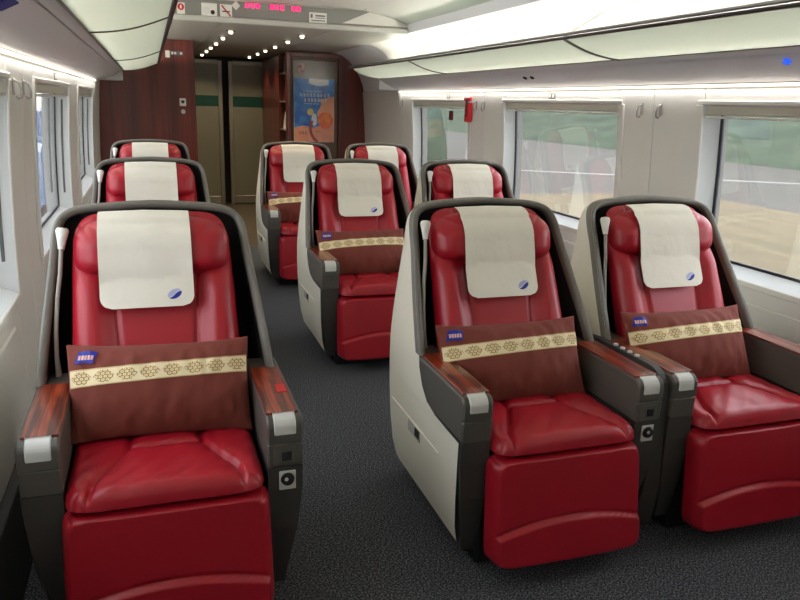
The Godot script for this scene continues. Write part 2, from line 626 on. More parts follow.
func make_window(s: float, z0: float, z1: float, label: String) -> void:
	var y0 := 0.80
	var y1 := 1.60
	var w := base("window_%d" % (used.get("window_count", 0) + 1))
	used["window_count"] = used.get("window_count", 0) + 1
	struct(w, label, "window")
	var outer := [[z0, y0], [z1, y0], [z1, y1], [z0, y1]]
	var inner := [[z0 + 0.045, y0 + 0.045], [z1 - 0.045, y0 + 0.045], [z1 - 0.045, y1 - 0.03], [z0 + 0.045, y1 - 0.03]]
	var P := func(q: Array, off: float, grow := 0.0) -> Vector3:
		var zz: float = q[0] + (-grow if absf(q[0] - z0) < absf(q[0] - z1) else grow)
		var yy: float = q[1] + (-grow if q[1] < 1.2 else grow)
		return Vector3(wx(s, yy, off), yy, zz)
	var st := begin()
	var centre := Vector3(wx(s, 1.2, 0.04), 1.2, (z0 + z1) / 2)
	for i in 4:
		var j := (i + 1) % 4
		var n := 8 if i % 2 == 1 else 1
		for k in n:
			var a := [lerpf(outer[i][0], outer[j][0], float(k) / n), lerpf(outer[i][1], outer[j][1], float(k) / n)]
			var b := [lerpf(outer[i][0], outer[j][0], float(k + 1) / n), lerpf(outer[i][1], outer[j][1], float(k + 1) / n)]
			var c := [lerpf(inner[i][0], inner[j][0], float(k) / n), lerpf(inner[i][1], inner[j][1], float(k) / n)]
			var d := [lerpf(inner[i][0], inner[j][0], float(k + 1) / n), lerpf(inner[i][1], inner[j][1], float(k + 1) / n)]
			var A: Vector3 = P.call(a, -0.004)
			var B: Vector3 = P.call(b, -0.004)
			var C: Vector3 = P.call(c, 0.068)
			var D: Vector3 = P.call(d, 0.068)
			var away := A + (A - centre)
			quad(st, A, B, D, C, away)
			# back of the reveal, so that it has thickness
			var push := (A - centre).normalized() * 0.012
			quad(st, A + push, B + push, D + push, C + push, centre)
	part("reveal", st, M.frame_white, w)
	st = begin()   # lip round the opening
	for i in 4:
		var j := (i + 1) % 4
		var lo0: float = minf(outer[i][1], outer[j][1])
		var hi0: float = maxf(outer[i][1], outer[j][1])
		var zl: float = minf(outer[i][0], outer[j][0])
		var zh: float = maxf(outer[i][0], outer[j][0])
		if i % 2 == 0:
			slab(st, s, lo0 - (0.03 if i == 0 else -0.0), lo0 + (0.0 if i == 0 else 0.022), zl - 0.035, zh + 0.035, -0.012, 0.02, 0.004)
		else:
			slab(st, s, lo0, hi0, zl - (0.05 if i == 3 else 0.0), zl + (0.0 if i == 3 else 0.05), -0.012, 0.02, 0.004)
	part("lip", st, M.wall, w)
	st = begin()
	for i in 4:
		var j := (i + 1) % 4
		var lo1: float = minf(inner[i][1], inner[j][1])
		var hi1: float = maxf(inner[i][1], inner[j][1])
		var zl1: float = minf(inner[i][0], inner[j][0])
		var zh1: float = maxf(inner[i][0], inner[j][0])
		if i % 2 == 0:
			slab(st, s, lo1 - 0.012, lo1 + 0.012, zl1, zh1, 0.065, 0.076, 0.002)
		else:
			slab(st, s, lo1, hi1, zl1 - 0.014, zl1 + 0.014, 0.065, 0.076, 0.002)
	part("gasket", st, M.gasket, w)
	st = begin()
	slab(st, s, inner[0][1], inner[2][1], z0 + 0.05, z1 - 0.05, 0.069, 0.074, 0.001)
	part("pane", st, M.glass, w)
	st = begin()
	slab(st, s, 1.553, 1.598, z0 + 0.006, z1 - 0.006, 0.004, 0.06, 0.006)
	var bl := part("roller_blind", st, M.blind, w)
	st = begin()
	slab(st, s, 1.537, 1.549, z0 + 0.010, z1 - 0.010, -0.002, 0.03, 0.003)
	part("pull_bar", st, M.white_plastic, bl)
	if s > 0:
		return
	st = begin()   # guide slot in the far reveal
	slab(st, s, 0.93, 1.52, z0 + 0.016, z0 + 0.026, 0.026, 0.040, 0.002)
	part("blind_track", st, M.sign_grey, w)

func sweep_z(st: SurfaceTool, pts: Array, s: float, z0: float, z1: float, thick: float) -> void:
	# pts: (distance from the centre line, height); a sheet with thickness drawn along z, looking down and inwards
	var n := pts.size()
	grid(st, n - 1, 1, func(u: float, v: float) -> Vector3:
		var p: Vector2 = pts[int(round(u * (n - 1)))]
		return Vector3(CX + s * p.x, p.y, lerpf(z0, z1, v)), Vector3(-s * 0.6, -1, 0), 0)
	grid(st, n - 1, 1, func(u: float, v: float) -> Vector3:
		var i := int(round(u * (n - 1)))
		var p: Vector2 = pts[i]
		var t: Vector2 = (pts[mini(i + 1, n - 1)] - pts[maxi(i - 1, 0)]).normalized()
		var nrm := Vector2(t.y, -t.x)
		if nrm.y < 0.0 and absf(nrm.y) > 0.05:
			nrm = -nrm
		if absf(nrm.y) <= 0.05:
			nrm = Vector2(absf(nrm.x), nrm.y)
		p += nrm * thick
		return Vector3(CX + s * p.x, p.y, lerpf(z0, z1, v)), Vector3(s * 0.6, 1, 0), 1)

const ZBACK := -11.7
const ZHEAD := -6.45
const VY := 2.155

func make_shell() -> void:
	# floor
	var st := begin()
	cbox(st, Vector3(CX, -0.05, -2.9), Vector3(3.5, 0.1, 10.2), 0.002)
	struct(obj("floor", st, M.carpet), "dark blue-grey speckled carpet along the whole saloon", "floor")
	st = begin()
	cbox(st, Vector3(CX, -0.05, -9.9), Vector3(3.5, 0.1, 3.8), 0.002)
	struct(obj("floor", st, M.lino), "brown-grey hard floor beyond the carpet, in front of the glass doors", "floor")
	make_wall(-1.0, "wall_left", "pale grey panelled side wall with windows on the left")
	make_wall(1.0, "wall_right", "pale grey panelled side wall with windows on the right")
	for k in WIN.size():
		var w = WIN[k]
		make_window(1.0, w[0], w[1], ["large right-hand window beside the nearest seat row", "right-hand window behind the nearest pair of seats, in the middle", "farthest right-hand window with the red hammer box beside it"][k])
		make_window(-1.0, w[0], w[1], ["nearest left-hand window at the edge of the picture", "left-hand window just above the second single seat", "farthest left-hand window beside the wood partition"][k])
	# ceiling of the saloon: flat middle, falling sides, step, bright cove behind the racks
	var ce := base("ceiling")
	struct(ce, "cream curved ceiling panels over the saloon", "ceiling")
	st = begin()
	sweep_z(st, [Vector2(-0.72, 2.325), Vector2(-0.36, 2.335), Vector2(0, 2.338), Vector2(0.36, 2.335), Vector2(0.717, 2.325)], 1.0, ZHEAD, 2.2, 0.03)
	part("ceiling_panel", st, M.ceiling, ce)
	for s in [-1.0, 1.0]:
		st = begin()
		sweep_z(st, [Vector2(0.723, 2.325), Vector2(0.88, 2.305), Vector2(1.02, 2.275), Vector2(1.135, 2.24)], s, ZHEAD, 2.2, 0.02)
		part("ceiling_panel", st, M.ceiling, ce)
		st = begin()
		sweep_z(st, [Vector2(1.135, 2.245), Vector2(1.138, 2.165)], s, -9.6, 2.2, 0.02)
		part("ceiling_step", st, M.cove_grey, ce)
		st = begin()
		sweep_z(st, [Vector2(1.135, 2.166), Vector2(1.25, 2.145), Vector2(1.34, 2.10), Vector2(1.41, 2.03), Vector2(1.455, 1.94), Vector2(1.47, 1.86), Vector2(1.47, 1.78)], s, -8.76 if s < 0 else -7.86, 2.2, 0.03)
		part("ceiling_panel", st, M.ceiling, ce)
	# grey cove between wall top and rack
	for s in [-1.0, 1.0]:
		var tr := base("trim_%d" % (1 if s < 0 else 2))
		struct(tr, "grey cove above the %s windows below the luggage rack" % ("left" if s < 0 else "right"), "trim")
		st = begin()
		var ze := -8.61 if s < 0 else -7.86
		sweep_z(st, [Vector2(1.552, 1.700), Vector2(1.50, 1.716), Vector2(1.43, 1.744), Vector2(1.37, 1.774), Vector2(1.338, 1.794)], s, ze, 2.2, 0.012)
		part("cove", st, M.cove_grey, tr)
		st = begin()
		sweep_z(st, [Vector2(1.335, 1.797), Vector2(1.305, 1.815), Vector2(1.290, 1.826)], s, ze, 2.2, 0.012)
		part("cove_band", st, M.cove_band, tr)
		st = begin()
		sweep_z(st, [Vector2(1.30, 1.830), Vector2(1.47, 1.832)], s, ze, 2.2, 0.008)
		part("cove_top", st, M.ceiling, tr)
		st = begin()
		sweep_z(st, [Vector2(1.552, 1.695), Vector2(1.535, 1.78), Vector2(1.50, 1.87), Vector2(1.44, 1.97), Vector2(1.35, 2.07), Vector2(1.25, 2.13), Vector2(1.14, 2.16)], s, -9.6, ze, 0.02)
		part("upper_wall", st, M.cove_grey, tr)
		box("cove_end", Vector3(CX + s * 1.425, 1.775, ze + 0.008), Vector3(0.24, 0.13, 0.016), M.cove_grey, tr)
	# outer roof that closes everything
	st = begin()
	cbox(st, Vector3(CX, 2.44, -4.75), Vector3(3.5, 0.12, 13.9), 0.01)
	for s in [-1.0, 1.0]:
		cbox(st, Vector3(CX + s * 1.66, 2.08, -4.75), Vector3(0.16, 0.66, 13.9), 0.01)
	struct(obj("ceiling", st, M.wall_core), "outer roof of the carriage above the ceiling panels", "ceiling")
	# vestibule ceiling
	var vc := base("ceiling")
	struct(vc, "lower grey ceiling of the end lobby with two rows of spotlights", "ceiling")
	for k in [[-1.14, -0.463], [-0.457, 0.457], [0.463, 1.14]]:
		box("ceiling_panel", Vector3(CX + (k[0] + k[1]) / 2, VY + 0.03, (ZHEAD + ZBACK) / 2), Vector3(k[1] - k[0], 0.06, ZHEAD - ZBACK - 0.02), M.ceiling_dark, vc, 0.003)
	# rear end behind the camera and front end beyond the doors
	st = begin()
	cbox(st, Vector3(CX, 1.2, 2.26), Vector3(3.5, 2.5, 0.12), 0.01)
	struct(obj("wall_back", st, M.wall), "pale end wall behind the camera", "wall")
	st = begin()
	cbox(st, Vector3(CX, 1.2, ZBACK - 0.05), Vector3(3.5, 2.5, 0.12), 0.01)
	struct(obj("wall_front", st, M.duct), "dark end wall beyond the glass doors", "wall")

func make_rack(s: float, ribs: Array, label: String) -> void:
	var r := base("luggage_rack")
	tag(r, label, "luggage rack", "frosted glass luggage racks")
	var f := func(t: float) -> Vector2:    # from the inner edge to the outer edge
		return Vector2(lerpf(0.955, 1.290, t), lerpf(1.902, 1.818, t) - 0.018 * sin(PI * t))
	for i in ribs.size() - 1:
		var za: float = ribs[i] - 0.008
		var zb: float = ribs[i + 1] + 0.008
		var st := begin()
		var last: bool = i == ribs.size() - 2
		for side in [0, 1]:
			grid(st, 10, 8, func(u: float, v: float) -> Vector3:
				var p: Vector2 = f.call(u)
				var end := zb
				if last:
					end = zb + 0.10 * pow(absf(u * 2.0 - 1.0), 3.0)
				return Vector3(CX + s * p.x, p.y + side * 0.008, lerpf(za, end, v)), Vector3(0, -1 if side == 0 else 1, 0), side)
		part("glass_panel", st, M.frosted, r)
	for i in ribs.size() - 1:
		var st2 := begin()
		for side in [0, 1]:
			grid(st2, 10, 1, func(u: float, v: float) -> Vector3:
				var p: Vector2 = f.call(u)
				return Vector3(CX + s * p.x, p.y - 0.006 + side * 0.02, ribs[i] + lerpf(-0.011, 0.011, v)), Vector3(0, -1 if side == 0 else 1, 0), side)
		for e in [-0.011, 0.011]:
			grid(st2, 10, 1, func(u: float, v: float) -> Vector3:
				var p: Vector2 = f.call(u)
				return Vector3(CX + s * p.x, p.y - 0.006 + v * 0.02, ribs[i] + e), Vector3(0, 0, e), 2)
		part("rib", st2, M.rib, r)
		if i > 0:
			var tb := begin()
			tube(tb, [Vector3(CX + s * 0.955, 1.925, ribs[i] + 0.05), Vector3(CX + s * 1.18, 2.06, ribs[i] + 0.05), Vector3(CX + s * 1.365, 2.10, ribs[i] + 0.05)], [0.006, 0.006, 0.006], 8)
			disc(tb, Vector3(CX + s * 1.36, 2.095, ribs[i] + 0.05), Vector3(-s * 0.8, -0.6, 0), 0.02, 0.012)
			disc(tb, Vector3(CX + s * 1.43, 1.99, ribs[i] + 0.05), Vector3(-s * 0.9, -0.3, 0), 0.02, 0.012)
			part("stay", tb, M.white_plastic, r)
	var z0: float = ribs[-1]
	var z1: float = ribs[0]
	box("rail", Vector3(CX + s * 0.945, 1.904, (z0 + z1) / 2), Vector3(0.022, 0.014, z1 - z0), M.rail_dark, r, 0.005)
	box("rail_lip", Vector3(CX + s * 0.950, 1.922, (z0 + z1) / 2), Vector3(0.030, 0.014, z1 - z0), M.rail_metal, r, 0.005)
	box("outer_rail", Vector3(CX + s * 1.295, 1.824, (z0 + z1) / 2), Vector3(0.016, 0.018, z1 - z0), M.rib, r, 0.004)

func area(at: Vector3, look: Vector3, size: Vector2, energy: float, col: Color) -> void:
	var l := AreaLight3D.new()
	l.name = numbered("strip_lamp")
	l.area_size = size
	l.light_energy = energy
	l.light_color = col
	l.shadow_enabled = true
	l.light_size = 0.1
	add_child(l, true)
	var zax := -look.normalized()
	var xax := Vector3(0, 0, 1)
	var yax := zax.cross(xax).normalized()
	l.transform = Transform3D(Basis(xax, yax, zax), at)

const COVE_ENERGY := 4.4
const STRIP_ENERGY := 0.75

func make_strips() -> void:
	for s in [-1.0, 1.0]:
		var side := "left" if s < 0 else "right"
		var z0 := -8.70 if s < 0 else -7.75
		var z1 := 2.1
		# lamp line lying on top of the rack's outer edge
		var st := begin()
		cbox(st, Vector3(CX + s * 1.440, 1.900, (z0 + z1) / 2), Vector3(0.02, 0.06, z1 - z0), 0.004)
		tag(obj("cove_lamp", st, M.lamp_glow), "long white lamp line lying above the %s luggage rack" % side, "lamp", "lamp lines above the racks")
		area(Vector3(CX + s * 1.426, 1.900, (z0 + z1) / 2), Vector3(-s * 1, 0.25, 0), Vector2(z1 - z0, 0.05), COVE_ENERGY, Color(1.0, 0.98, 0.945))
		# thin lamp line at the top of the wall
		st = begin()
		cbox(st, Vector3(wx(s, 1.69, -0.006), 1.690, (-7.85 + z1) / 2), Vector3(0.012, 0.012, z1 + 7.85), 0.003)
		tag(obj("strip_lamp", st, M.lamp_glow), "thin bright lamp line at the top of the %s wall under the cove" % side, "lamp", "lamp lines at the wall tops")
		area(Vector3(wx(s, 1.69, -0.016), 1.680, (-7.85 + z1) / 2), Vector3(-s * 0.25, -1, 0), Vector2(z1 + 7.85, 0.012), STRIP_ENERGY, Color(1.0, 0.985, 0.96))

func make_end() -> void:
	# header over the lobby opening: dark grey face, pale lower edge
	var h := base("trim_3")
	struct(h, "grey header board with signs above the opening to the end lobby", "trim")
	var st := begin()
	var y0 := VY + 0.004
	for k in [[0.12, 1.58, 1.86]]:
		var a := Vector3(k[0], y0 + 0.045, ZHEAD)
		var pts := [Vector3(k[0], y0 + 0.045, ZHEAD), Vector3(k[1], y0 + 0.045, ZHEAD), Vector3(k[2], 2.325, ZHEAD), Vector3(k[0], 2.325, ZHEAD)]
		var c := a + Vector3(0.7, 0.1, -0.02)
		quad(st, pts[0], pts[1], pts[2], pts[3], c)
		for i in 4:
			quad(st, pts[i], pts[(i + 1) % 4], pts[(i + 1) % 4] - Vector3(0, 0, 0.04), pts[i] - Vector3(0, 0, 0.04), c)
	part("face_board", st, M.header, h)
	box("face_board", Vector3(CX, 2.26, ZHEAD - 0.03), Vector3(2.27, 0.16, 0.03), M.ceiling, h)
	box("lower_edge", Vector3(CX, y0 + 0.018, ZHEAD - 0.005), Vector3(2.28, 0.045, 0.06), M.header_light, h, 0.008)
	var zf := ZHEAD + 0.004
	# signs on the header
	var sg := base("sign", Vector3(0.280, 2.236, zf))
	box("plate", Vector3(0, 0, 0), Vector3(0.062, 0.10, 0.006), M.sign_white, sg, 0.001)
	st = begin(); disc(st, Vector3(0, 0.018, 0.003), Vector3(0, 0, 1), 0.026, 0.002, 20); part("red_disc", st, M.red, sg)
	box("mark", Vector3(0, 0.018, 0.006), Vector3(0.012, 0.026, 0.002), M.sign_white, sg, 0.0005)
	tag(sg, "small white sign with a red disc at the header's left end", "sign")
	sg = base("sign", Vector3(0.50, 2.240, zf))
	box("plate", Vector3.ZERO, Vector3(0.125, 0.115, 0.012), M.sign_white, sg, 0.004)
	st = begin(); disc(st, Vector3(0.026, -0.012, 0.006), Vector3(0, 0, 1), 0.017, 0.003, 20); part("lens", st, M.black, sg)
	st = begin(); disc(st, Vector3(-0.024, 0.0, 0.006), Vector3(0, 0, 1), 0.026, 0.002, 20); part("pale_disc", st, M.cap, sg)
	tag(sg, "white header panel with a round black lens spot", "camera panel")
	sg = base("sign", Vector3(0.632, 2.246, zf))
	box("plate", Vector3.ZERO, Vector3(0.095, 0.10, 0.006), M.sign_white, sg, 0.001)
	st = begin()
	for q in [[Vector3(-0.036, 0.04, 0.005), Vector3(0.036, -0.04, 0.005)]]:
		tube(st, [q[0], q[1]], [0.006, 0.006], 6)
	part("red_bar", st, M.red, sg)
	box("cigarette", Vector3(0, -0.005, 0.004), Vector3(0.06, 0.009, 0.003), M.ink, sg, 0.0005)
	tag(sg, "white no-smoking sign with a red diagonal bar on the header", "sign")
	sg = base("sign", Vector3(0.712, 2.292, zf))
	var dm := box("plate", Vector3.ZERO, Vector3(0.05, 0.05, 0.006), M.sign_white, sg, 0.001)
	dm.rotation.z = PI / 4
	tag(sg, "small pale diamond sign beside the pink display", "sign")
	# the dot-matrix display: three groups of glyphs
	var dp := base("led_display", Vector3(1.045, 2.300, zf))
	tag(dp, "header display showing three groups of pink glowing characters", "display")
	box("screen", Vector3(0.02, 0, -0.001), Vector3(0.52, 0.045, 0.004), M.header, dp, 0.001)
	rng.seed = 5
	for g in [[-0.20, 3], [0.0, 3], [0.18, 2]]:
		for c in g[1]:
			st = begin()
			var gx: float = g[0] + c * 0.044 - 0.044
			for r in 4:
				var ln := rng.randf_range(0.022, 0.036)
				cbox(st, Vector3(gx + rng.randf_range(-0.003, 0.003), 0.015 - r * 0.010, 0.003), Vector3(ln, 0.006, 0.003), 0.0005)
			for r in 2:
				cbox(st, Vector3(gx + rng.randf_range(-0.013, 0.013), 0.0, 0.003), Vector3(0.006, 0.038, 0.003), 0.0005)
			part("glyph", st, M.led_pink, dp)
	sg = base("sign", Vector3(1.39, 2.240, zf))
	box("plate", Vector3.ZERO, Vector3(0.15, 0.085, 0.006), M.sign_white, sg, 0.001)
	for r in [[-0.055, 0.014, 0.018, 0.03], [0.02, 0.018, 0.085, 0.012], [0.02, 0.000, 0.085, 0.006], [0.0, -0.020, 0.12, 0.008]]:
		box("print", Vector3(r[0], r[1], 0.004), Vector3(r[2], r[3], 0.002), M.sign_grey, sg, 0.0005)
	tag(sg, "white notice with grey print at the header's right end", "sign")
	# spotlights in the lobby ceiling
	for row in [0.735, 1.385]:
		var k := 0
		for z in [-7.12, -7.88, -8.70, -9.45, -10.15, -11.0]:
			st = begin()
			disc(st, Vector3.ZERO, Vector3(0, -1, 0), 0.045, 0.006, 20)
			var d := base("spotlight", Vector3(row, VY - 0.001, z))
			part("bezel", st, M.chrome, d)
			st = begin()
			disc(st, Vector3(0, -0.006, 0), Vector3(0, -1, 0), 0.019, 0.020, 16)
			part("lens", st, M.led_glow, d)
			tag(d, "small glowing spotlight in the lobby ceiling, %s of the %s row" % [["nearest", "second", "third", "fourth", "fifth", "farthest"][k], "left" if row < 1 else "right"], "spotlight", "spotlights in the lobby ceiling")
			var l := SpotLight3D.new()
			l.name = numbered("spot_lamp")
			l.light_energy = 0.4
			l.light_color = Color(1, 0.9, 0.74)
			l.spot_angle = 60
			l.spot_range = 6
			l.light_size = 0.03
			l.shadow_enabled = true
			l.position = Vector3(row, VY - 0.03, z)
			l.rotation.x = -PI / 2
			add_child(l, true)
			k += 1
	# wood partition on the left
	var zw := -8.60
	st = begin()
	cbox(st, Vector3(-0.075, 1.08, zw - 0.4), Vector3(1.13, 2.16, 0.8), 0.006)
	struct(obj("wall_partition", st, M.wall_wood), "red-brown wood partition on the left before the glass doors", "wall")
	sg = base("sign", Vector3(0.215, 2.005, zw + 0.005))
	box("plate", Vector3(0, 0, 0), Vector3(0.045, 0.07, 0.01), M.sign_white, sg, 0.002)
	box("name_strip", Vector3(0.095, 0.012, 0), Vector3(0.14, 0.04, 0.008), M.sign_grey, sg, 0.002)
	for q in [-0.045, -0.015, 0.045]:
		box("print", Vector3(0.095 + q, 0.012, 0.005), Vector3(0.02, 0.022, 0.003), M.sign_white, sg, 0.0005)
	tag(sg, "small white and grey lettered sign at the top of the wood partition", "sign")
	sg = base("wall_switch", Vector3(0.352, 1.51, zw + 0.005))
	box("plate", Vector3.ZERO, Vector3(0.068, 0.082, 0.012), M.sign_white, sg, 0.004)
	st = begin()
	disc(st, Vector3(-0.008, 0.008, 0.006), Vector3(0, 0, 1), 0.012, 0.003, 12)
	disc(st, Vector3(0.008, 0.008, 0.006), Vector3(0, 0, 1), 0.012, 0.003, 12)
	tri(st, Vector3(-0.018, 0.004, 0.009), Vector3(0.018, 0.004, 0.009), Vector3(0, -0.02, 0.009), Vector3(0, 0, 0))
	part("symbol", st, M.ink, sg)
	tag(sg, "square white switch plate with a dark heart-like symbol on the wood partition", "switch")
	st = begin()
	disc(st, Vector3(0.352, 1.41, zw), Vector3(0, 0, 1), 0.024, 0.012, 16)
	tag(obj("wall_button", st, M.cap), "small round button under the switch plate on the wood partition", "button")
	# sliding glass doors
	var zd := -11.45
	for k in 2:
		var x0: float = [0.40, 1.13][k]
		var x1: float = [1.035, 1.80][k]
		var d := base("door_%d" % (k + 1), Vector3((x0 + x1) / 2, 0, zd - k * 0.06))
		struct(d, ["left leaf of the glass sliding door with a green band", "right leaf of the glass sliding door with a green band"][k], "door")
		var w := x1 - x0
		box("pane", Vector3(0, 1.05, 0), Vector3(w - 0.06, 2.0, 0.014), M.door_glass, d, 0.002)
		box("green_band", Vector3(0, 1.53, 0.006), Vector3(w - 0.08, 0.15, 0.012), M.green_stripe, d, 0.001)
		for s in [-1.0, 1.0]:
			box("stile", Vector3(s * (w / 2 - 0.03), 1.05, 0), Vector3(0.06, 2.1, 0.05), M.door_metal, d, 0.006)
		box("rail", Vector3(0, 0.07, 0), Vector3(w - 0.12, 0.12, 0.045), M.door_metal, d, 0.006)
		box("rail", Vector3(0, 2.08, 0), Vector3(w - 0.12, 0.06, 0.045), M.door_metal, d, 0.006)
	# cabinet on the right
	var cb := base("cabinet", Vector3(1.62, 0, -9.35))
	tag(cb, "dark wood end cabinet on the right, carrying the poster and a leaflet niche", "cabinet")
	st = begin()
	cbox(st, Vector3(0.545, 1.075, -0.03), Vector3(1.09, 2.15, 0.06), 0.006)
	cbox(st, Vector3(0.56, 1.075, -1.33), Vector3(1.06, 2.15, 1.54), 0.006)
	cbox(st, Vector3(0.60, 1.075, -0.30), Vector3(0.9, 2.15, 0.50), 0.006)
	part("body", st, M.dark_wood, cb)
	box("side_panel", Vector3(0.02, 1.075, -1.33), Vector3(0.03, 2.1, 1.52), M.wall_wood, cb, 0.004)
	for q in [[0.025, 1.07, 0.05, 2.10], [0.0, 0, 0, 0]]:
		if q[2] > 0:
			box("frame_post", Vector3(q[0], q[1], 0.008), Vector3(q[2], q[3], 0.03), M.wall_wood, cb, 0.006)
	box("frame_rail", Vector3(0.42, 2.115, 0.008), Vector3(0.74, 0.05, 0.03), M.wall_wood, cb, 0.006)
	box("door_panel", Vector3(0.36, 1.06, 0.006), Vector3(0.58, 2.0, 0.02), M.smoked_panel, cb, 0.008)
	box("side_board", Vector3(0.87, 1.07, 0.006), Vector3(0.42, 2.1, 0.02), M.wall_wood, cb, 0.004)
	for y in [0.5, 0.85, 1.2, 1.55, 1.9]:
		box("shelf", Vector3(0.075, y, -0.31), Vector3(0.14, 0.015, 0.49), M.door_metal, cb, 0.003)
	rng.seed = 21
	var cols := [["white", M.sign_white], ["red", M.red], ["dark red", M.dark_red], ["grey", M.sign_grey], ["green", M.green_stripe]]
	var lv := ["lowest", "second", "third", "fourth", "top"]
	for k in 5:
		for j in 2:
			var cc = cols[(k * 2 + j) % 5]
			st = begin()
			for q in 6:
				cbox(st, Vector3(0.006 * q, 0.11, 0), Vector3(0.004, 0.22, 0.17), 0.001)
			var lf := obj("leaflet_stack", st, cc[1])
			lf.position = Vector3(1.66, [0.5, 0.85, 1.2, 1.55, 1.9][k] + 0.0085, -9.35 - 0.17 - j * 0.22)
			lf.rotation.z = -0.12
			tag(lf, "%s leaflets on the %s shelf of the cabinet's side niche, %s the front" % [cc[0], lv[k], "nearer" if j == 0 else "farther from"], "leaflets", "leaflets in the side niche")
	# poster and small notice on the cabinet
	st = begin()
	grid(st, 1, 1, func(u: float, v: float) -> Vector3: return Vector3(1.712 + u * 0.508, 1.835 - v * 0.765, -9.3225), Vector3(0, 0, 1))
	var po := base("poster")
	part("print", st, M.poster, po)
	box("backing", Vector3(1.966, 1.4525, -9.3265), Vector3(0.512, 0.769, 0.006), M.sign_white, po, 0.001)
	tag(po, "blue and orange advertising poster on the dark cabinet front", "poster")
	var nt := base("notice", Vector3(1.80, 1.955, -9.33))
	box("plate", Vector3.ZERO, Vector3(0.085, 0.115, 0.008), M.tag_pink, nt, 0.001)
	box("print", Vector3(-0.012, 0.02, 0.004), Vector3(0.04, 0.04, 0.003), M.sign_grey, nt, 0.0005)
	box("print", Vector3(0.012, -0.03, 0.004), Vector3(0.045, 0.02, 0.003), M.sign_grey, nt, 0.0005)
	tag(nt, "small pale notice stuck on the cabinet above the poster", "notice")

func hook(s: float, z: float, label: String) -> void:
	var h := base("coat_hook", Vector3(wx(s, 1.575, -0.001), 1.575, z))
	var st := begin()
	cbox(st, Vector3(-s * 0.004, 0.0, 0), Vector3(0.008, 0.085, 0.022), 0.003)
	part("plate", st, M.hook_metal, h)
	st = begin()
	tube(st, [Vector3(-s * 0.006, 0.03, 0), Vector3(-s * 0.03, 0.018, 0), Vector3(-s * 0.038, -0.02, 0), Vector3(-s * 0.036, -0.05, 0), Vector3(-s * 0.020, -0.058, 0), Vector3(-s * 0.012, -0.045, 0)], [0.006, 0.006, 0.006, 0.006, 0.006, 0.005], 8)
	part("hook", st, M.hook_metal, h)
	h.scale = Vector3(0.8, 0.8, 0.8)
	tag(h, label, "coat hook", "coat hooks on the walls")

func make_wall_things() -> void:
	hook(1.0, -3.56, "metal coat hook left of the wall joint, between the two nearest right windows")
	hook(1.0, -3.395, "metal coat hook right of the wall joint, beside the nearest right window")
	hook(1.0, -5.80, "metal coat hook just right of the red hammer box")
	hook(1.0, -5.64, "metal coat hook second to the right of the red hammer box")
	hook(1.0, -7.75, "farthest metal coat hook on the right wall, before the last window")
	hook(-1.0, -3.21, "metal coat hook on the left wall nearest the picture's edge")
	hook(-1.0, -3.45, "metal coat hook on the left wall touching the second window's frame")
	var hb := base("hammer_box", Vector3(wx(1.0, 1.53, -0.002), 1.53, -5.925))
	box("case", Vector3(-0.02, -0.02, 0), Vector3(0.04, 0.16, 0.085), M.red, hb, 0.006)
	box("hammer_head", Vector3(-0.03, 0.09, 0.0), Vector3(0.03, 0.035, 0.12), M.red, hb, 0.008)
	box("handle", Vector3(-0.045, 0.02, 0.012), Vector3(0.014, 0.15, 0.02), M.dark_red, hb, 0.004)
	tag(hb, "red emergency hammer box on the wall beside the farthest right window", "hammer box")
	var st := begin()
	cbox(st, Vector3(wx(1.0, 1.47, 0.064), 1.475, -6.53), Vector3(0.006, 0.085, 0.10), 0.002)
	tag(obj("window_sticker", st, M.dark_red), "dark red square sticker on the farthest right window pane", "sticker")
	for k in 3:
		var z: float = [-4.55, -6.43, -4.58][k]
		var s: float = [1.0, 1.0, -1.0][k]
		var p := base("number_plate", Vector3(wx(s, 1.645, -0.003), 1.645, z))
		box("plate", Vector3.ZERO, Vector3(0.006, 0.042, 0.085), M.header, p, 0.002)
		for q in [-0.022, 0.022]:
			box("digit", Vector3(-s * 0.004, 0, q), Vector3(0.003, 0.024, 0.022), M.sign_white, p, 0.0005)
		tag(p, ["small grey seat number plate above the middle right window", "small grey seat number plate above the farthest right window", "small grey seat number plate above the second left window"][k], "number plate")
	st = begin()
	cbox(st, Vector3(0.352, 0.6634, -2.185), Vector3(0.032, 0.0016, 0.066), 0.0004)
	tag(obj("arm_sticker", st, M.red), "small red sticker on the wood top of the nearest single seat's right armrest", "sticker")
	st = begin()
	cbox(st, Vector3.ZERO, Vector3(0.05, 0.004, 0.13), 0.001)
	var cs := obj("cove_sticker", st, M.logo_blue)
	cs.position = Vector3(CX - 1.385, 1.764, -2.16)
	cs.rotation.z = 0.47
	tag(cs, "small dark blue sticker on the grey cove at the picture's top left corner", "sticker")
	# lamps and holes in the right cove
	st = begin()
	disc(st, Vector3(CX + 1.372, 1.772, -2.42), Vector3(-0.45, -0.9, 0).normalized(), 0.016, 0.012, 16)
	tag(obj("indicator_lamp", st, M.blue_spot), "small blue indicator light in the grey cove above the nearest right window", "indicator light")
	for k in 2:
		st = begin()
		disc(st, Vector3(CX + 1.395, 1.761, -4.58 - 0.10 * k), Vector3(-0.45, -0.9, 0).normalized(), 0.016, 0.008, 16)
		tag(obj("cove_nozzle", st, M.black), ["right one of two black round nozzles in the cove above the middle window", "left one of two black round nozzles in the cove above the middle window"][k], "nozzle", "round nozzles in the cove")


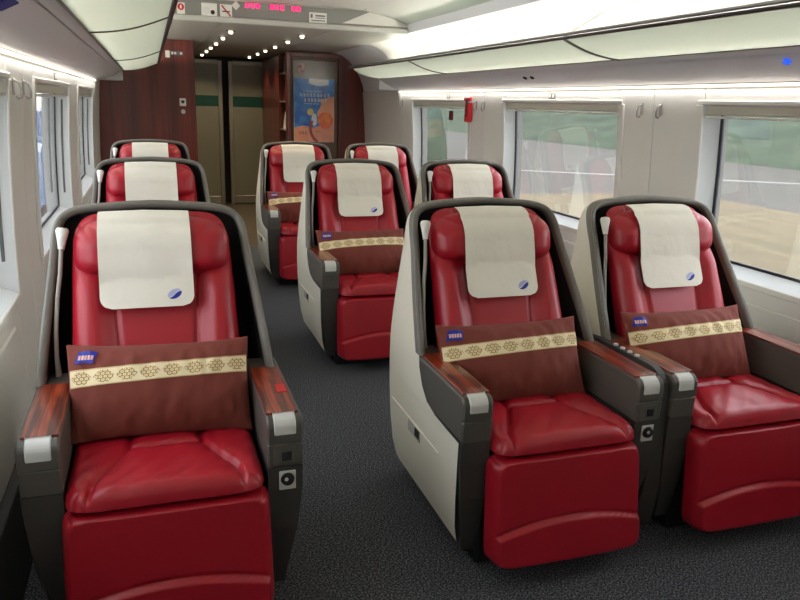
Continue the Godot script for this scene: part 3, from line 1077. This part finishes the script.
# ------------------------------------------------------------------ the seat
const EDGE := [  # outer edge of the shell, right half, from the floor up: x, y, front z
	[0.333, 0.085, 0.345], [0.352, 0.16, 0.366], [0.366, 0.28, 0.390], [0.374, 0.42, 0.408], [0.376, 0.495, 0.414], [0.3765, 0.4985, 0.31],
	[0.3765, 0.503, 0.20], [0.3765, 0.52, 0.115], [0.3765, 0.56, 0.062], [0.376, 0.62, 0.024], [0.374, 0.66, 0.012],
	[0.366, 0.75, -0.040], [0.355, 0.84, -0.098], [0.343, 0.93, -0.154], [0.332, 1.01, -0.203], [0.327, 1.062, -0.237], [0.319, 1.115, -0.268],
	[0.298, 1.153, -0.291], [0.258, 1.175, -0.304], [0.198, 1.185, -0.311], [0.130, 1.190, -0.314], [0.065, 1.194, -0.317], [0.0, 1.196, -0.318]]

func edge_line() -> Array:
	# smooth, dense line over both halves, each point (x, y, z)
	var half := []
	for i in EDGE.size() - 1:
		var a = EDGE[maxi(i - 1, 0)]
		var b = EDGE[i]
		var c = EDGE[i + 1]
		var d = EDGE[mini(i + 2, EDGE.size() - 1)]
		for k in 3:
			var t := k / 3.0
			var p := Vector3.ZERO
			for q in 3:
				if i < 10:
					p[q] = lerpf(b[q], c[q], t)
				else:
					p[q] = cubic_interpolate(b[q], c[q], a[q], d[q], t)
			half.append(p)
	var full := []
	for p in half:
		full.append(Vector3(p.x, p.y, p.z))
	full.append(Vector3(0, 1.196, -0.318))
	for i in range(half.size() - 1, -1, -1):
		full.append(Vector3(-half[i].x, half[i].y, half[i].z))
	return full

func backline(y: float) -> float:      # z of the seat back's rear plane
	return -0.300 + (1.165 - y) * 0.46

func head_line(y: float) -> float:      # the head cushion stands more upright than the back
	return backline(1.046) + (1.046 - y) * 0.20

func head_front(x: float, y: float) -> float:
	var v := clampf((y - 1.049) / 0.103, -1, 1)
	var u := clampf(x / 0.25, -1, 1)
	return head_line(y) + 0.022 + (0.082 + 0.010 * smoothstep(0.3, 0.8, absf(u))) * er(v, 0.85) * er(u, 0.32)

func back_front(x: float, y: float) -> float:
	var xs := 0.122 + (y - 0.7) * 0.05
	var u := x / back_half(y)
	var z := backline(y) + (0.050 - 0.022 * smoothstep(0.96, 1.04, y) + 0.034 * smoothstep(xs + 0.0, xs + 0.07, absf(x)) * smoothstep(1.02, 0.92, y)) * er(clampf(u, -1, 1), 0.22)
	z -= 0.014 * bell(absf(x) - xs, 0.007)
	return z

func back_half(y: float) -> float:
	return lerpf(0.278, 0.260, clampf((y - 0.55) / 0.5, 0, 1))

func make_seat() -> Node3D:
	var seat := base("train_seat")
	var line := edge_line()
	var n := line.size()
	# --- shell: beige outside, from the front edge round to the back
	var rear := [[1.0, -0.30], [0.985, -0.345], [0.93, -0.385], [0.80, -0.41], [0.45, -0.425], [0.0, -0.43]]
	var st := begin()
	grid(st, n - 1, rear.size() + 2, func(u: float, v: float) -> Vector3:
		var i := int(round(u * (n - 1)))
		var j := int(round(v * (rear.size() + 2)))
		var e: Vector3 = line[i]
		if j == 0:
			return e
		var c := Vector2(0, minf(e.y, 0.95))
		if j == 1 or j == 2:
			var z1 := lerpf(e.z, minf(-0.30, e.z - 0.02), j / 3.0)
			return Vector3(e.x, e.y, z1)
		var r = rear[j - 3]
		var q: Vector2 = c + (Vector2(e.x, e.y) - c) * r[0]
		return Vector3(q.x, q.y, minf(r[1], e.z - 0.03 - (j - 3) * 0.012)), Vector3(0, 0, -1), 0)
	part("shell", st, M.shell_beige, seat)
	# --- grey rim, from arm height up and over
	var first := 0
	while line[first].y < 0.655:
		first += 1
	var rim := line.slice(first, n - first)
	var rn := rim.size()
	var nrm := func(i: int) -> Vector2:
		var t: Vector3 = rim[mini(i + 1, rn - 1)] - rim[maxi(i - 1, 0)]
		return Vector2(-t.y, t.x).normalized()
	var sec := [[0.0, -0.04], [-0.0005, -0.002], [0.003, 0.005], [0.008, 0.007], [0.020, 0.003], [0.026, -0.006], [0.028, -0.03]]
	st = begin()
	grid(st, rn - 1, sec.size() - 1, func(u: float, v: float) -> Vector3:
		var i := int(round(u * (rn - 1)))
		var k = sec[int(round(v * (sec.size() - 1)))]
		var m: Vector2 = nrm.call(i)
		return Vector3(rim[i].x + m.x * k[0], rim[i].y + m.y * k[0], rim[i].z + k[1]), Vector3(0, 0, 1), 0)
	part("rim", st, M.shell_grey, seat)
	# --- black lining inside
	st = begin()
	var low := line.slice(9, n - 9)
	var ln := low.size()
	var deep := [[1.0, 0.0], [1.0, 0.0], [1.0, 0.0], [0.92, -0.355], [0.6, -0.365], [0.0, -0.37]]
	grid(st, ln - 1, 5, func(u: float, v: float) -> Vector3:
		var i := int(round(u * (ln - 1)))
		var j := int(round(v * 5))
		var t: Vector3 = low[mini(i + 1, ln - 1)] - low[maxi(i - 1, 0)]
		var m := Vector2(-t.y, t.x).normalized()
		var e := Vector2(low[i].x, low[i].y) + m * 0.0265
		e.x = clampf(e.x, -0.3495, 0.3495)
		if j < 3:
			return Vector3(e.x, e.y, lerpf(minf(low[i].z, 0.02) - 0.03, -0.335, j / 2.0))
		var c := Vector2(0, minf(e.y, 0.95))
		var q: Vector2 = c + (e - c) * deep[j][0]
		return Vector3(q.x, q.y, deep[j][1]), Vector3(0, 0, 1), 0)
	part("lining", st, M.lining, seat)
	# --- seam and latch on the aisle side of the shell
	st = begin()
	cbox(st, Vector3(-0.3735, 0.375, -0.02), Vector3(0.006, 0.008, 0.535), 0.002)
	part("seam_trim", st, M.shell_beige, seat)
	st = begin()
	cbox(st, Vector3(-0.3705, 0.345, -0.02), Vector3(0.006, 0.05, 0.13), 0.003)
	var la := part("latch_plate", st, M.header_light, seat)
	st = begin()
	cbox(st, Vector3(-0.3740, 0.350, 0.02), Vector3(0.004, 0.034, 0.045), 0.001)
	part("latch", st, M.black, la)
	# --- arms
	for s in [-1.0, 1.0]:
		var nose := PackedVector2Array()
		nose.append_array([Vector2(-0.11, 0.500), Vector2(-0.11, 0.655)])
		nose.append_array([Vector2(0.39, 0.655)])
		for k in 7:
			var a := PI / 2 * (1.0 - k / 6.0)
			nose.append(Vector2(0.397 + 0.034 * cos(a), 0.621 + 0.034 * sin(a)))
		nose.append_array([Vector2(0.431, 0.579), Vector2(0.426, 0.576), Vector2(0.426, 0.573), Vector2(0.431, 0.570), Vector2(0.427, 0.500)])
		st = begin()
		extrude(st, nose, minf(s * 0.277, s * 0.384) + AX, maxf(s * 0.277, s * 0.384) + AX, 0.006, plain)
		var arm := part("armrest", st, M.arm_grey, seat)
		st = begin()
		extrude(st, PackedVector2Array([Vector2(0.008, 0.654), Vector2(0.008, 0.662), Vector2(0.398, 0.662), Vector2(0.398, 0.654)]), minf(s * 0.2785, s * 0.3745) + AX, maxf(s * 0.2785, s * 0.3745) + AX, 0.003, plain)
		part("wood_top", st, M.wood, arm)
		# white plate that wraps the nose
		var wrap_ := PackedVector2Array()
		wrap_.append(Vector2(0.400, 0.650))
		wrap_.append(Vector2(0.400, 0.6615))
		for k in 7:
			var a := PI / 2 * (1.0 - k / 6.0)
			wrap_.append(Vector2(0.399 + 0.036 * cos(a), 0.622 + 0.036 * sin(a)))
		wrap_.append(Vector2(0.435, 0.604))
		wrap_.append(Vector2(0.425, 0.604))
		st = begin()
		extrude(st, wrap_, minf(s * 0.297, s * 0.362) + AX, maxf(s * 0.297, s * 0.362) + AX, 0.003, plain)
		part("end_cap", st, M.cap, arm)
		# pedestal under the arm, narrowing to the floor
		st = begin()
		var leg := PackedVector2Array([Vector2(-0.20, 0.06), Vector2(-0.10, 0.497), Vector2(0.427, 0.497), Vector2(0.424, 0.42), Vector2(0.410, 0.28), Vector2(0.388, 0.16), Vector2(0.365, 0.06)])
		extrude(st, leg, 0.0, 1.0, 0.006, func(p: Vector2, x: float) -> Vector3:
			var o := lerpf(0.332, 0.383, smoothstep(0.0, 0.42, p.y))
			var i := 0.279 if s > 0 else 0.279
			var t := x if s > 0 else 1.0 - x
			if x == 0.006 or x == 0.994:
				t = 0.0 if (x < 0.5) == (s > 0) else 1.0
			return Vector3(s * lerpf(i, o - 0.001, t) + AX, p.y, p.x))
		var ped := part("pedestal", st, M.pedestal_grey, seat)
		if s > 0:
			st = begin()
			cbox(st, Vector3(0.328 + AX, 0.535, 0.428), Vector3(0.068, 0.058, 0.008), 0.003)
			part("socket_frame", st, M.arm_grey, arm)
			st = begin()
			cbox(st, Vector3(0.334 + AX, 0.533, 0.431), Vector3(0.030, 0.030, 0.006), 0.002)
			part("socket", st, M.black, arm)
			st = begin()
			cbox(st, Vector3(0.336 + AX, 0.452, 0.4255), Vector3(0.050, 0.062, 0.006), 0.002)
			var pl := part("control_plate", st, M.cap, ped)
			st = begin()
			disc(st, Vector3(0.336 + AX, 0.456, 0.428), Vector3(0, 0, 1), 0.021, 0.008, 20)
			disc(st, Vector3(0.336 + AX, 0.456, 0.436), Vector3(0, 0, 1), 0.013, 0.004, 16)
			part("knob", st, M.black, pl)
			st = begin()
			disc(st, Vector3(0.331 + AX, 0.461, 0.440), Vector3(0, 0, 1), 0.006, 0.002, 10)
			part("knob_mark", st, M.cap, pl)
	# --- base under the cushion
	st = begin()
	cbox(st, Vector3(0, 0.215, 0.05), Vector3(0.545, 0.43, 0.66), 0.01)
	cbox(st, Vector3(0, 0.045, -0.02), Vector3(0.56, 0.09, 0.66), 0.01)
	part("base", st, M.black, seat)
	# --- backrest
	st = pad(88, 60, func(u: float, v: float) -> Vector3:
		var q := squircle(u, v, 7.0)
		var y := lerpf(0.44, 1.162, (q.y + 1) / 2)
		var x := q.x * back_half(y)
		var b := backline(y)
		return Vector3(x, y, b + (back_front(x, y) - b) * er(v, 0.12)),
		func(u: float, v: float) -> Vector3:
			var q := squircle(u, v, 7.0)
			var y := lerpf(0.44, 1.162, (q.y + 1) / 2)
			return Vector3(q.x * back_half(y), y, backline(y) - 0.02 * er(u, 0.1) * er(v, 0.1)), Vector3(0, 0, 1))
	part("backrest", st, M.red_leather, seat)
	# --- head cushion
	st = pad(64, 40, func(u: float, v: float) -> Vector3:
		var q := squircle(u, v, 3.4)
		var y := 1.046 + 0.100 * q.y + 0.012 * (1 - q.x * q.x) * maxf(0.0, q.y) - 0.010 * smoothstep(0.5, 1.0, absf(q.x)) * maxf(0.0, -q.y)
		var x := q.x * 0.256
		var z := head_line(y) + 0.022 + (0.082 + 0.010 * smoothstep(0.3, 0.8, absf(u))) * er(v, 0.85) * er(u, 0.32)
		return Vector3(x, y, z),
		func(u: float, v: float) -> Vector3:
			var q := squircle(u, v, 3.4)
			var y := 1.046 + 0.100 * q.y + 0.012 * (1 - q.x * q.x) * maxf(0.0, q.y) - 0.010 * smoothstep(0.5, 1.0, absf(q.x)) * maxf(0.0, -q.y)
			return Vector3(q.x * 0.256, y, minf(head_line(y), backline(y)) + 0.0), Vector3(0, 0, 1))
	part("head_cushion", st, M.red_leather, seat)
	# --- seat cushion, seams in a trapezoid
	st = pad(96, 84, func(u: float, v: float) -> Vector3:
		var q := squircle(u, v, 9.0)
		var x := 0.006 + q.x * 0.273
		var z := lerpf(-0.02, 0.490, (q.y + 1) / 2)
		var y := 0.465 + (0.039 + 0.010 * (1.0 - u * u)) * er(u, 0.13) * er(v, 0.13)
		var p := Vector2(absf(q.x * 0.273), z)
		var d := minf(seg(p, Vector2(0.108, 0.215), Vector2(0.196, 0.395)), seg(p, Vector2(0.196, 0.395), Vector2(0.214, 0.50)))
		d = minf(d, seg(p, Vector2(0.0, 0.208), Vector2(0.108, 0.215)))
		d = minf(d, seg(p, Vector2(0.108, 0.215), Vector2(0.098, 0.0)))
		y += (0.008 * smoothstep(0.0, 0.05, d) - 0.016 * bell(d, 0.008)) * er(u, 0.18) * er(v, 0.16)
		# soft creases towards the front
		y += 0.0022 * sin(x * 60.0 + z * 30.0) * sin(z * 41.0 + x * 17.0) * er(v, 0.3)
		return Vector3(x, y, z),
		func(u: float, v: float) -> Vector3:
			var q := squircle(u, v, 9.0)
			return Vector3(0.006 + q.x * 0.273, 0.465 - 0.016 * er(u, 0.1) * er(v, 0.08), lerpf(-0.02, 0.490, (q.y + 1) / 2)), Vector3(0, 1, 0))
	part("seat_cushion", st, M.red_leather, seat)
	# --- leg rest with the arched lower field
	st = pad(88, 84, func(u: float, v: float) -> Vector3:
		var q := squircle(u, v, 12.0)
		var x := q.x * lerpf(0.291, 0.284, (q.y + 1) / 2)
		var y := lerpf(0.076, 0.450, (q.y + 1) / 2)
		var zf := 0.488 + (0.450 - y) * 0.12
		var arc := 0.230 - 0.038 * pow(absf(x) / 0.255, 2.0)
		var raise := smoothstep(0.006, -0.004, y - arc) * smoothstep(0.276, 0.268, absf(x))
		var groove := bell(y - arc - 0.007, 0.006) * smoothstep(0.28, 0.265, absf(x))
		var z := zf - 0.07 + (0.07 + 0.008 * (1 - u * u)) * er(u, 0.09) * er(v, 0.07) + (0.014 * raise - 0.006 * groove) * er(v, 0.1)
		return Vector3(x + 0.007, y, z),
		func(u: float, v: float) -> Vector3:
			var q := squircle(u, v, 12.0)
			var y := lerpf(0.076, 0.450, (q.y + 1) / 2)
			return Vector3(q.x * 0.284 + 0.007, y, 0.418 + (0.450 - y) * 0.12), Vector3(0, 0, 1))
	part("leg_rest", st, M.red_leather, seat)
	# --- reading lamp on its stem
	st = begin()
	var path := [Vector3(-0.316, 0.655, -0.080), Vector3(-0.319, 0.72, -0.090), Vector3(-0.317, 0.80, -0.112), Vector3(-0.308, 0.90, -0.143), Vector3(-0.296, 0.98, -0.170), Vector3(-0.289, 1.060, -0.197)]
	tube(st, path, [0.010, 0.0075, 0.007, 0.007, 0.007, 0.007], 10)
	var lamp := part("reading_lamp", st, M.stem, seat)
	st = begin()
	tube(st, [Vector3(-0.2895, 1.055, -0.195), Vector3(-0.287, 1.080, -0.205), Vector3(-0.284, 1.113, -0.216), Vector3(-0.283, 1.121, -0.219)], [0.010, 0.014, 0.021, 0.017], 14)
	part("lamp_head", st, M.white_plastic, lamp)
	return seat

# white cloth over the head cushion; front surface z at (x, y)
func make_headcloth(low: float) -> Node3D:
	var hw := 0.147
	var top := 1.176
	var zf := func(x: float, y: float) -> float:
		if y >= 1.055:
			return head_front(x, minf(y, 1.145)) + 0.007
		# below the bulge it hangs nearly straight down, clear of the cushion
		var top_z := head_front(x, 1.055) + 0.007
		var t := (1.055 - y) / (1.055 - low)
		var hang := top_z + 0.016 * sin(minf(t * 1.9, 1.0) * PI / 2.0) + 0.010 * t + 0.0025 * sin(x * 38.0 + 1.0) * t
		var sb := backline(y) + 0.094 * er(clampf(x / back_half(y), -1, 1), 0.22)
		var over := maxf(hang, sb)
		return maxf(over, head_front(x, maxf(y, 0.955)) + 0.007) if y > 0.955 else over
	var pos := func(a: float, b: float, off: float) -> Vector3:
		# a across -1..1, b down 0..1
		var x := a * hw * (1.0 + 0.015 * b)
		var y := lerpf(top, low, b)
		var r := 0.035    # rounded lower corners
		var c := y - (low + r)
		if c < 0.0:
			x = clampf(x, -(hw - r) * 1.0, (hw - r) * 1.0) + (x - clampf(x, -(hw - r), hw - r)) * sqrt(maxf(0.0, 1.0 - c * c / (r * r)))
		var z: float = zf.call(x, y)
		if b < 0.12:   # goes over the top towards the back
			var k := (0.12 - b) / 0.12
			y = lerpf(low, top, 0.88) + (top - lerpf(low, top, 0.88)) * sin(k * PI / 2) * 0.92 - 0.004 * absf(a)
			z = zf.call(x, lerpf(low, top, 0.88)) - 0.075 * (1.0 - cos(k * PI / 2)) 
		return Vector3(x, y, z + off)
	var o := base("headrest_cloth")
	var st := begin()
	grid(st, 24, 44, func(u: float, v: float) -> Vector3: return pos.call(u * 2 - 1, v, 0.004), Vector3(0, 0, 1), 0)
	grid(st, 24, 44, func(u: float, v: float) -> Vector3: return pos.call(u * 2 - 1, v, 0.0), Vector3(0, 0, -1), 1)
	for e in [0.0, 1.0]:
		grid(st, 44, 1, func(u: float, v: float) -> Vector3: return pos.call(e * 2 - 1, u, v * 0.004), Vector3(e * 2 - 1, 0, 0), 2)
	grid(st, 24, 1, func(u: float, v: float) -> Vector3: return pos.call(u * 2 - 1, 1.0, v * 0.004), Vector3(0, -1, 0), 3)
	part("cloth", st, M.cloth, o)
	# printed emblem: dark blue lower crescent with a paler swoosh over it
	var em := func(u: float, v: float, lowhalf: bool) -> Vector3:
		var ang := u * PI
		var ax := cos(ang) * 0.0235
		var wave := 0.0035 * sin(ax / 0.0235 * 2.6) - 0.001
		var edge := sqrt(maxf(0.0, 1.0 - pow(ax / 0.0235, 2.0))) * 0.0145
		var ay := lerpf(wave - 0.0012, -edge, v) if lowhalf else lerpf(wave + 0.0012, edge, v)
		ay = minf(ay, edge)
		ay = maxf(ay, -edge)
		var q := Vector2(ax, ay).rotated(0.38)
		var x := 0.086 + q.x
		var y := low + 0.039 + q.y
		return Vector3(x, y, zf.call(x, y) + 0.0052)
	st = begin()
	grid(st, 20, 4, func(u: float, v: float) -> Vector3: return em.call(u, v, true), Vector3(0, 0, 1), 0)
	part("emblem", st, M.logo_blue, o)
	st = begin()
	grid(st, 20, 4, func(u: float, v: float) -> Vector3: return em.call(u, v, false), Vector3(0, 0, 1), 0)
	part("emblem", st, M.logo_pale, o)
	return o

func make_pillow() -> Node3D:
	var o := base("pillow")
	var W := 0.280
	var H := 0.156
	var T := 0.078
	var wr := FastNoiseLite.new()
	wr.seed = 8
	wr.frequency = 1.4
	var hgt := func(u: float, v: float) -> float:
		var f := pow(maxf(0.0, 1.0 - pow(absf(u), 2.4)), 0.62) * pow(maxf(0.0, 1.0 - pow(absf(v), 2.0)), 0.7)
		var crease := wr.get_noise_2d(u * 5.0 + 0.3 * v, v * 0.8) * 0.016 * (0.35 + 0.65 * absf(v))
		return T * f + crease * minf(1.0, f * 2.5)
	var pos := func(u: float, v: float, side: float, off: float) -> Vector3:
		var x: float = u * W * (1.0 - 0.030 * (1.0 - v * v))
		var y: float = v * H * (1.0 - 0.085 * (1.0 - pow(absf(u), 3.0)) * absf(v))
		return Vector3(x, y, side * (hgt.call(u, v) + off))
	var st := begin()
	for side in [1.0, -1.0]:
		grid(st, 48, 32, func(a: float, b: float) -> Vector3: return pos.call(ease_ends(a), ease_ends(b), side, 0.0), Vector3(0, 0, side), 0)
	part("cover", st, M.pillow, o)
	st = begin()
	grid(st, 48, 8, func(a: float, b: float) -> Vector3:
		var u := a * 2 - 1
		var v := 0.52 + 0.07 * u - 0.36 * b
		return pos.call(u * 0.985, v, 1.0, 0.0022), Vector3(0, 0, 1), 0)
	part("ribbon", st, M.ribbon, o)
	# woven tag: blue slanted patch with a pale line
	st = begin()
	grid(st, 8, 4, func(a: float, b: float) -> Vector3:
		return pos.call(-0.93 + 0.20 * a + 0.06 * (1 - b), 0.84 - 0.27 * b + 0.02 * sin(a * PI) - 0.0, 1.0, 0.003), Vector3(0, 0, 1), 0)
	var tg := part("tag", st, M.logo_blue, o)
	rng.seed = 4
	for k in 5:
		st = begin()
		grid(st, 2, 2, func(a: float, b: float) -> Vector3:
			return pos.call(-0.885 + 0.033 * k + 0.026 * a + 0.012 * (1 - b), 0.755 - 0.10 * b, 1.0, 0.0045), Vector3(0, 0, 1), 0)
		part("tag_letter", st, M.tag_pink, tg)
	return o

func make_console(x: float, z: float, label: String) -> void:
	var c := base("armrest_console", Vector3(x, 0, z))
	var poly := PackedVector2Array([Vector2(-0.30, 0.04), Vector2(-0.25, 0.64), Vector2(0.0, 0.668)])
	poly.append(Vector2(0.30, 0.672))
	for k in 8:
		var a := PI / 2 * (1.0 - k / 7.0)
		poly.append(Vector2(0.325 + 0.09 * cos(a), 0.59 + 0.082 * sin(a)))
	poly.append_array([Vector2(0.415, 0.45), Vector2(0.405, 0.20), Vector2(0.37, 0.04)])
	var st := begin()
	extrude(st, poly, -1.0, 1.0, 0.2, func(p: Vector2, x: float) -> Vector3: return Vector3(x * lerpf(0.056, 0.0175, smoothstep(0.05, 0.50, p.y)), p.y, p.x))
	part("body", st, M.pedestal_grey, c)
	for k in 4:
		st = begin()
		disc(st, Vector3(0, 0.6705, 0.10 + 0.045 * k), Vector3(0, 1, 0), 0.010, 0.006, 12)
		part("button", st, M.cap, c)
	tag(c, label, "console")

func make_seats() -> void:
	var seat := make_seat()
	var cloth := make_headcloth(0.876)
	var cloth_long := make_headcloth(0.848)
	var pil := make_pillow()
	var xs := [SA, SB, SC]
	var seat_label := [
		["red leather single seat in front at the left, nearest the camera", "middle one of the three single seats along the left wall", "farthest single seat at the left, before the wood partition"],
		["aisle seat of the nearest pair, with a beige shell side facing the aisle", "aisle seat of the second pair, seen whole beside the walkway", "aisle seat of the farthest pair, in front of the cabinet"],
		["window seat of the nearest pair, cut by the picture's right edge", "window seat of the second pair, only its top showing behind the nearest pair", "window seat of the farthest pair, mostly hidden behind the second pair"]]
	var cloth_label := [
		["white headrest cloth on the nearest left single seat", "white headrest cloth on the middle left single seat", "white headrest cloth on the farthest left single seat"],
		["white headrest cloth on the aisle seat of the nearest pair", "white headrest cloth on the aisle seat of the second pair", "white headrest cloth on the farthest aisle seat by the cabinet"],
		["white headrest cloth on the window seat at the right edge", "white headrest cloth on the second window seat, under the farthest window", "white headrest cloth on the farthest window seat beneath the poster's right"]]
	var pillow_label := {"0_0": "brown pillow with patterned ribbon on the nearest left single seat", "1_0": "brown pillow with patterned ribbon on the aisle seat of the nearest pair", "2_0": "brown pillow with patterned ribbon on the window seat at the right edge", "1_1": "brown pillow with patterned ribbon on the aisle seat of the second pair", "1_2": "brown pillow with patterned ribbon on the farthest aisle seat"}
	var shift := [-0.026, -0.004, -0.016]
	for i in 3:
		for k in 3:
			var at := Vector3(xs[i], 0, ROW0 - k * PITCH)
			var s := seat if i == 0 and k == 0 else copy_of(seat, "train_seat", at)
			s.position = at
			tag(s, seat_label[i][k], "seat", "red leather train seats")
			var c := cloth if i == 0 and k == 0 else (cloth_long if i == 1 and k == 0 else copy_of(cloth_long if i > 0 else cloth, "headrest_cloth", at))
			c.position = at + Vector3(shift[i] if k == 0 else 0.0, 0, 0)
			tag(c, cloth_label[i][k], "headrest cloth", "white headrest cloths")
			var key := "%d_%d" % [i, k]
			if pillow_label.has(key):
				var p := pil if key == "0_0" else copy_of(pil, "pillow", at)
				p.position = at + Vector3([0.002, -0.032, -0.042][i], [0.650, 0.638, 0.640][i], 0.094)
				p.rotation = Vector3(-0.46, 0, [-0.02, 0.0, 0.0][i])
				if i > 0:
					p.scale = Vector3(1.04, 1, 1)
				tag(p, pillow_label[key], "pillow", "brown pillows with a ribbon")
	make_console((SB + SC) / 2 + AX - 0.0, ROW0, "dark grey console with small buttons between the nearest pair of seats")


# ------------------------------------------------------------------ outside
func make_outside() -> void:
	var n := FastNoiseLite.new()
	n.seed = 2
	n.frequency = 0.25
	var st := begin()
	cbox(st, Vector3(CX, -1.55, -10), Vector3(160, 0.3, 260), 0.01)
	struct(obj("ground", st, M.ballast), "mauve-grey open ground outside the carriage windows", "ground")
	st = begin()
	cbox(st, Vector3(14.0, -1.45, -6), Vector3(10.0, 0.3, 34), 0.1)
	struct(obj("ground", st, M.dry_grass), "dry tan field close beyond the nearest right window", "ground")
	st = begin()
	var pa := Vector3(8.0, -1.36, -38.2)
	var pb := Vector3(52.0, -1.36, -12.5)
	var side := (pb - pa).cross(Vector3.UP).normalized() * 0.28
	quad(st, pa - side, pb - side, pb + side, pa + side, pa - Vector3(0, 5, 0))
	quad(st, pa - side, pb - side, pb - side - Vector3(0, 0.2, 0), pa - side - Vector3(0, 0.2, 0), pa + side)
	quad(st, pa + side, pb + side, pb + side - Vector3(0, 0.2, 0), pa + side - Vector3(0, 0.2, 0), pa - side)
	tag(obj("field_path", st, M.concrete_pale), "pale straight path far out beyond the right windows", "path")
	for k in 2:
		st = begin()
		grid(st, 12, 110, func(u: float, v: float) -> Vector3:
			var z := lerpf(-130.0, 30.0, v) if k == 0 else lerpf(-60.0, -33.0, v)
			var x0 := 36.0 if k == 0 else 7.5
			return Vector3(x0 + u * (12.0 if k == 0 else 6.0), -1.5 + (6.0 if k == 0 else 3.4) * sin(u * 1.6) * (1.0 if k == 0 else er(v * 2.0 - 1.0, 0.3)) + 0.9 * n.get_noise_2d(u * 20.0, z * 1.2) * u, z), Vector3(-1, 0.6, 0), 0)
		var bk := obj("hedge_bank", st, M.foliage)
		bk.set_meta("kind", "stuff")
		tag(bk, ["grey-green overgrown bank far beyond the right windows", "green hedge seen through the farthest right window"][k], "hedge")
	var b := base("noise_barrier")
	tag(b, "pale blue trackside barrier seen through the left windows", "barrier")
	for k in 16:
		var z := -46.0 + k * 3.2
		box("panel", Vector3(-2.9, -0.15, z), Vector3(0.1, 2.5, 3.1), M.barrier_blue, b, 0.02)
		box("post", Vector3(-2.85, -0.15, z + 1.6), Vector3(0.16, 2.5, 0.12), M.barrier_blue, b, 0.02)
		if k % 2 == 0:
			box("pink_board", Vector3(-2.83, -0.1, z + 0.4), Vector3(0.04, 0.9, 1.5), M.barrier_pink, b, 0.01)


# ------------------------------------------------------------------ scene
func _ready() -> void:
	var cam := Camera3D.new()
	cam.name = "camera"
	cam.fov = rad_to_deg(2.0 * atan(300.0 / 728.8))
	cam.near = 0.05
	cam.far = 400.0
	cam.transform = Transform3D(Basis(Vector3(0.948465, 0.031578, 0.315305), Vector3(0.052395, 0.965699, -0.254324), Vector3(-0.312521, 0.257738, 0.914277)).orthonormalized(), Vector3(0, 1.55, 0))
	cam.current = true
	add_child(cam, true)
	var env := Environment.new()
	env.background_mode = Environment.BG_SKY
	var sky := Sky.new()
	var sm := ProceduralSkyMaterial.new()
	sm.sky_top_color = rgb(184, 190, 196)
	sm.sky_horizon_color = rgb(220, 222, 222)
	sm.ground_bottom_color = rgb(120, 116, 108)
	sm.ground_horizon_color = rgb(204, 206, 206)
	sm.sky_energy_multiplier = 1.0
	sky.sky_material = sm
	env.sky = sky
	env.background_energy_multiplier = 7.0
	env.tonemap_mode = Environment.TONE_MAPPER_LINEAR
	env.tonemap_exposure = 1.36
	env.sdfgi_enabled = true
	env.ssao_enabled = true
	env.ssil_enabled = true
	var we := WorldEnvironment.new()
	we.name = "world"
	we.environment = env
	add_child(we, true)
	make_materials()
	make_strips()
	make_shell()
	make_rack(-1.0, [2.1, -1.0, -3.64, -6.29, -8.7], "frosted glass luggage rack along the left side, over the single seats")
	make_rack(1.0, [2.1, -1.0, -3.45, -5.87, -7.75], "frosted glass luggage rack along the right side, over the window seats")
	make_end()
	make_seats()
	make_wall_things()
	make_outside()
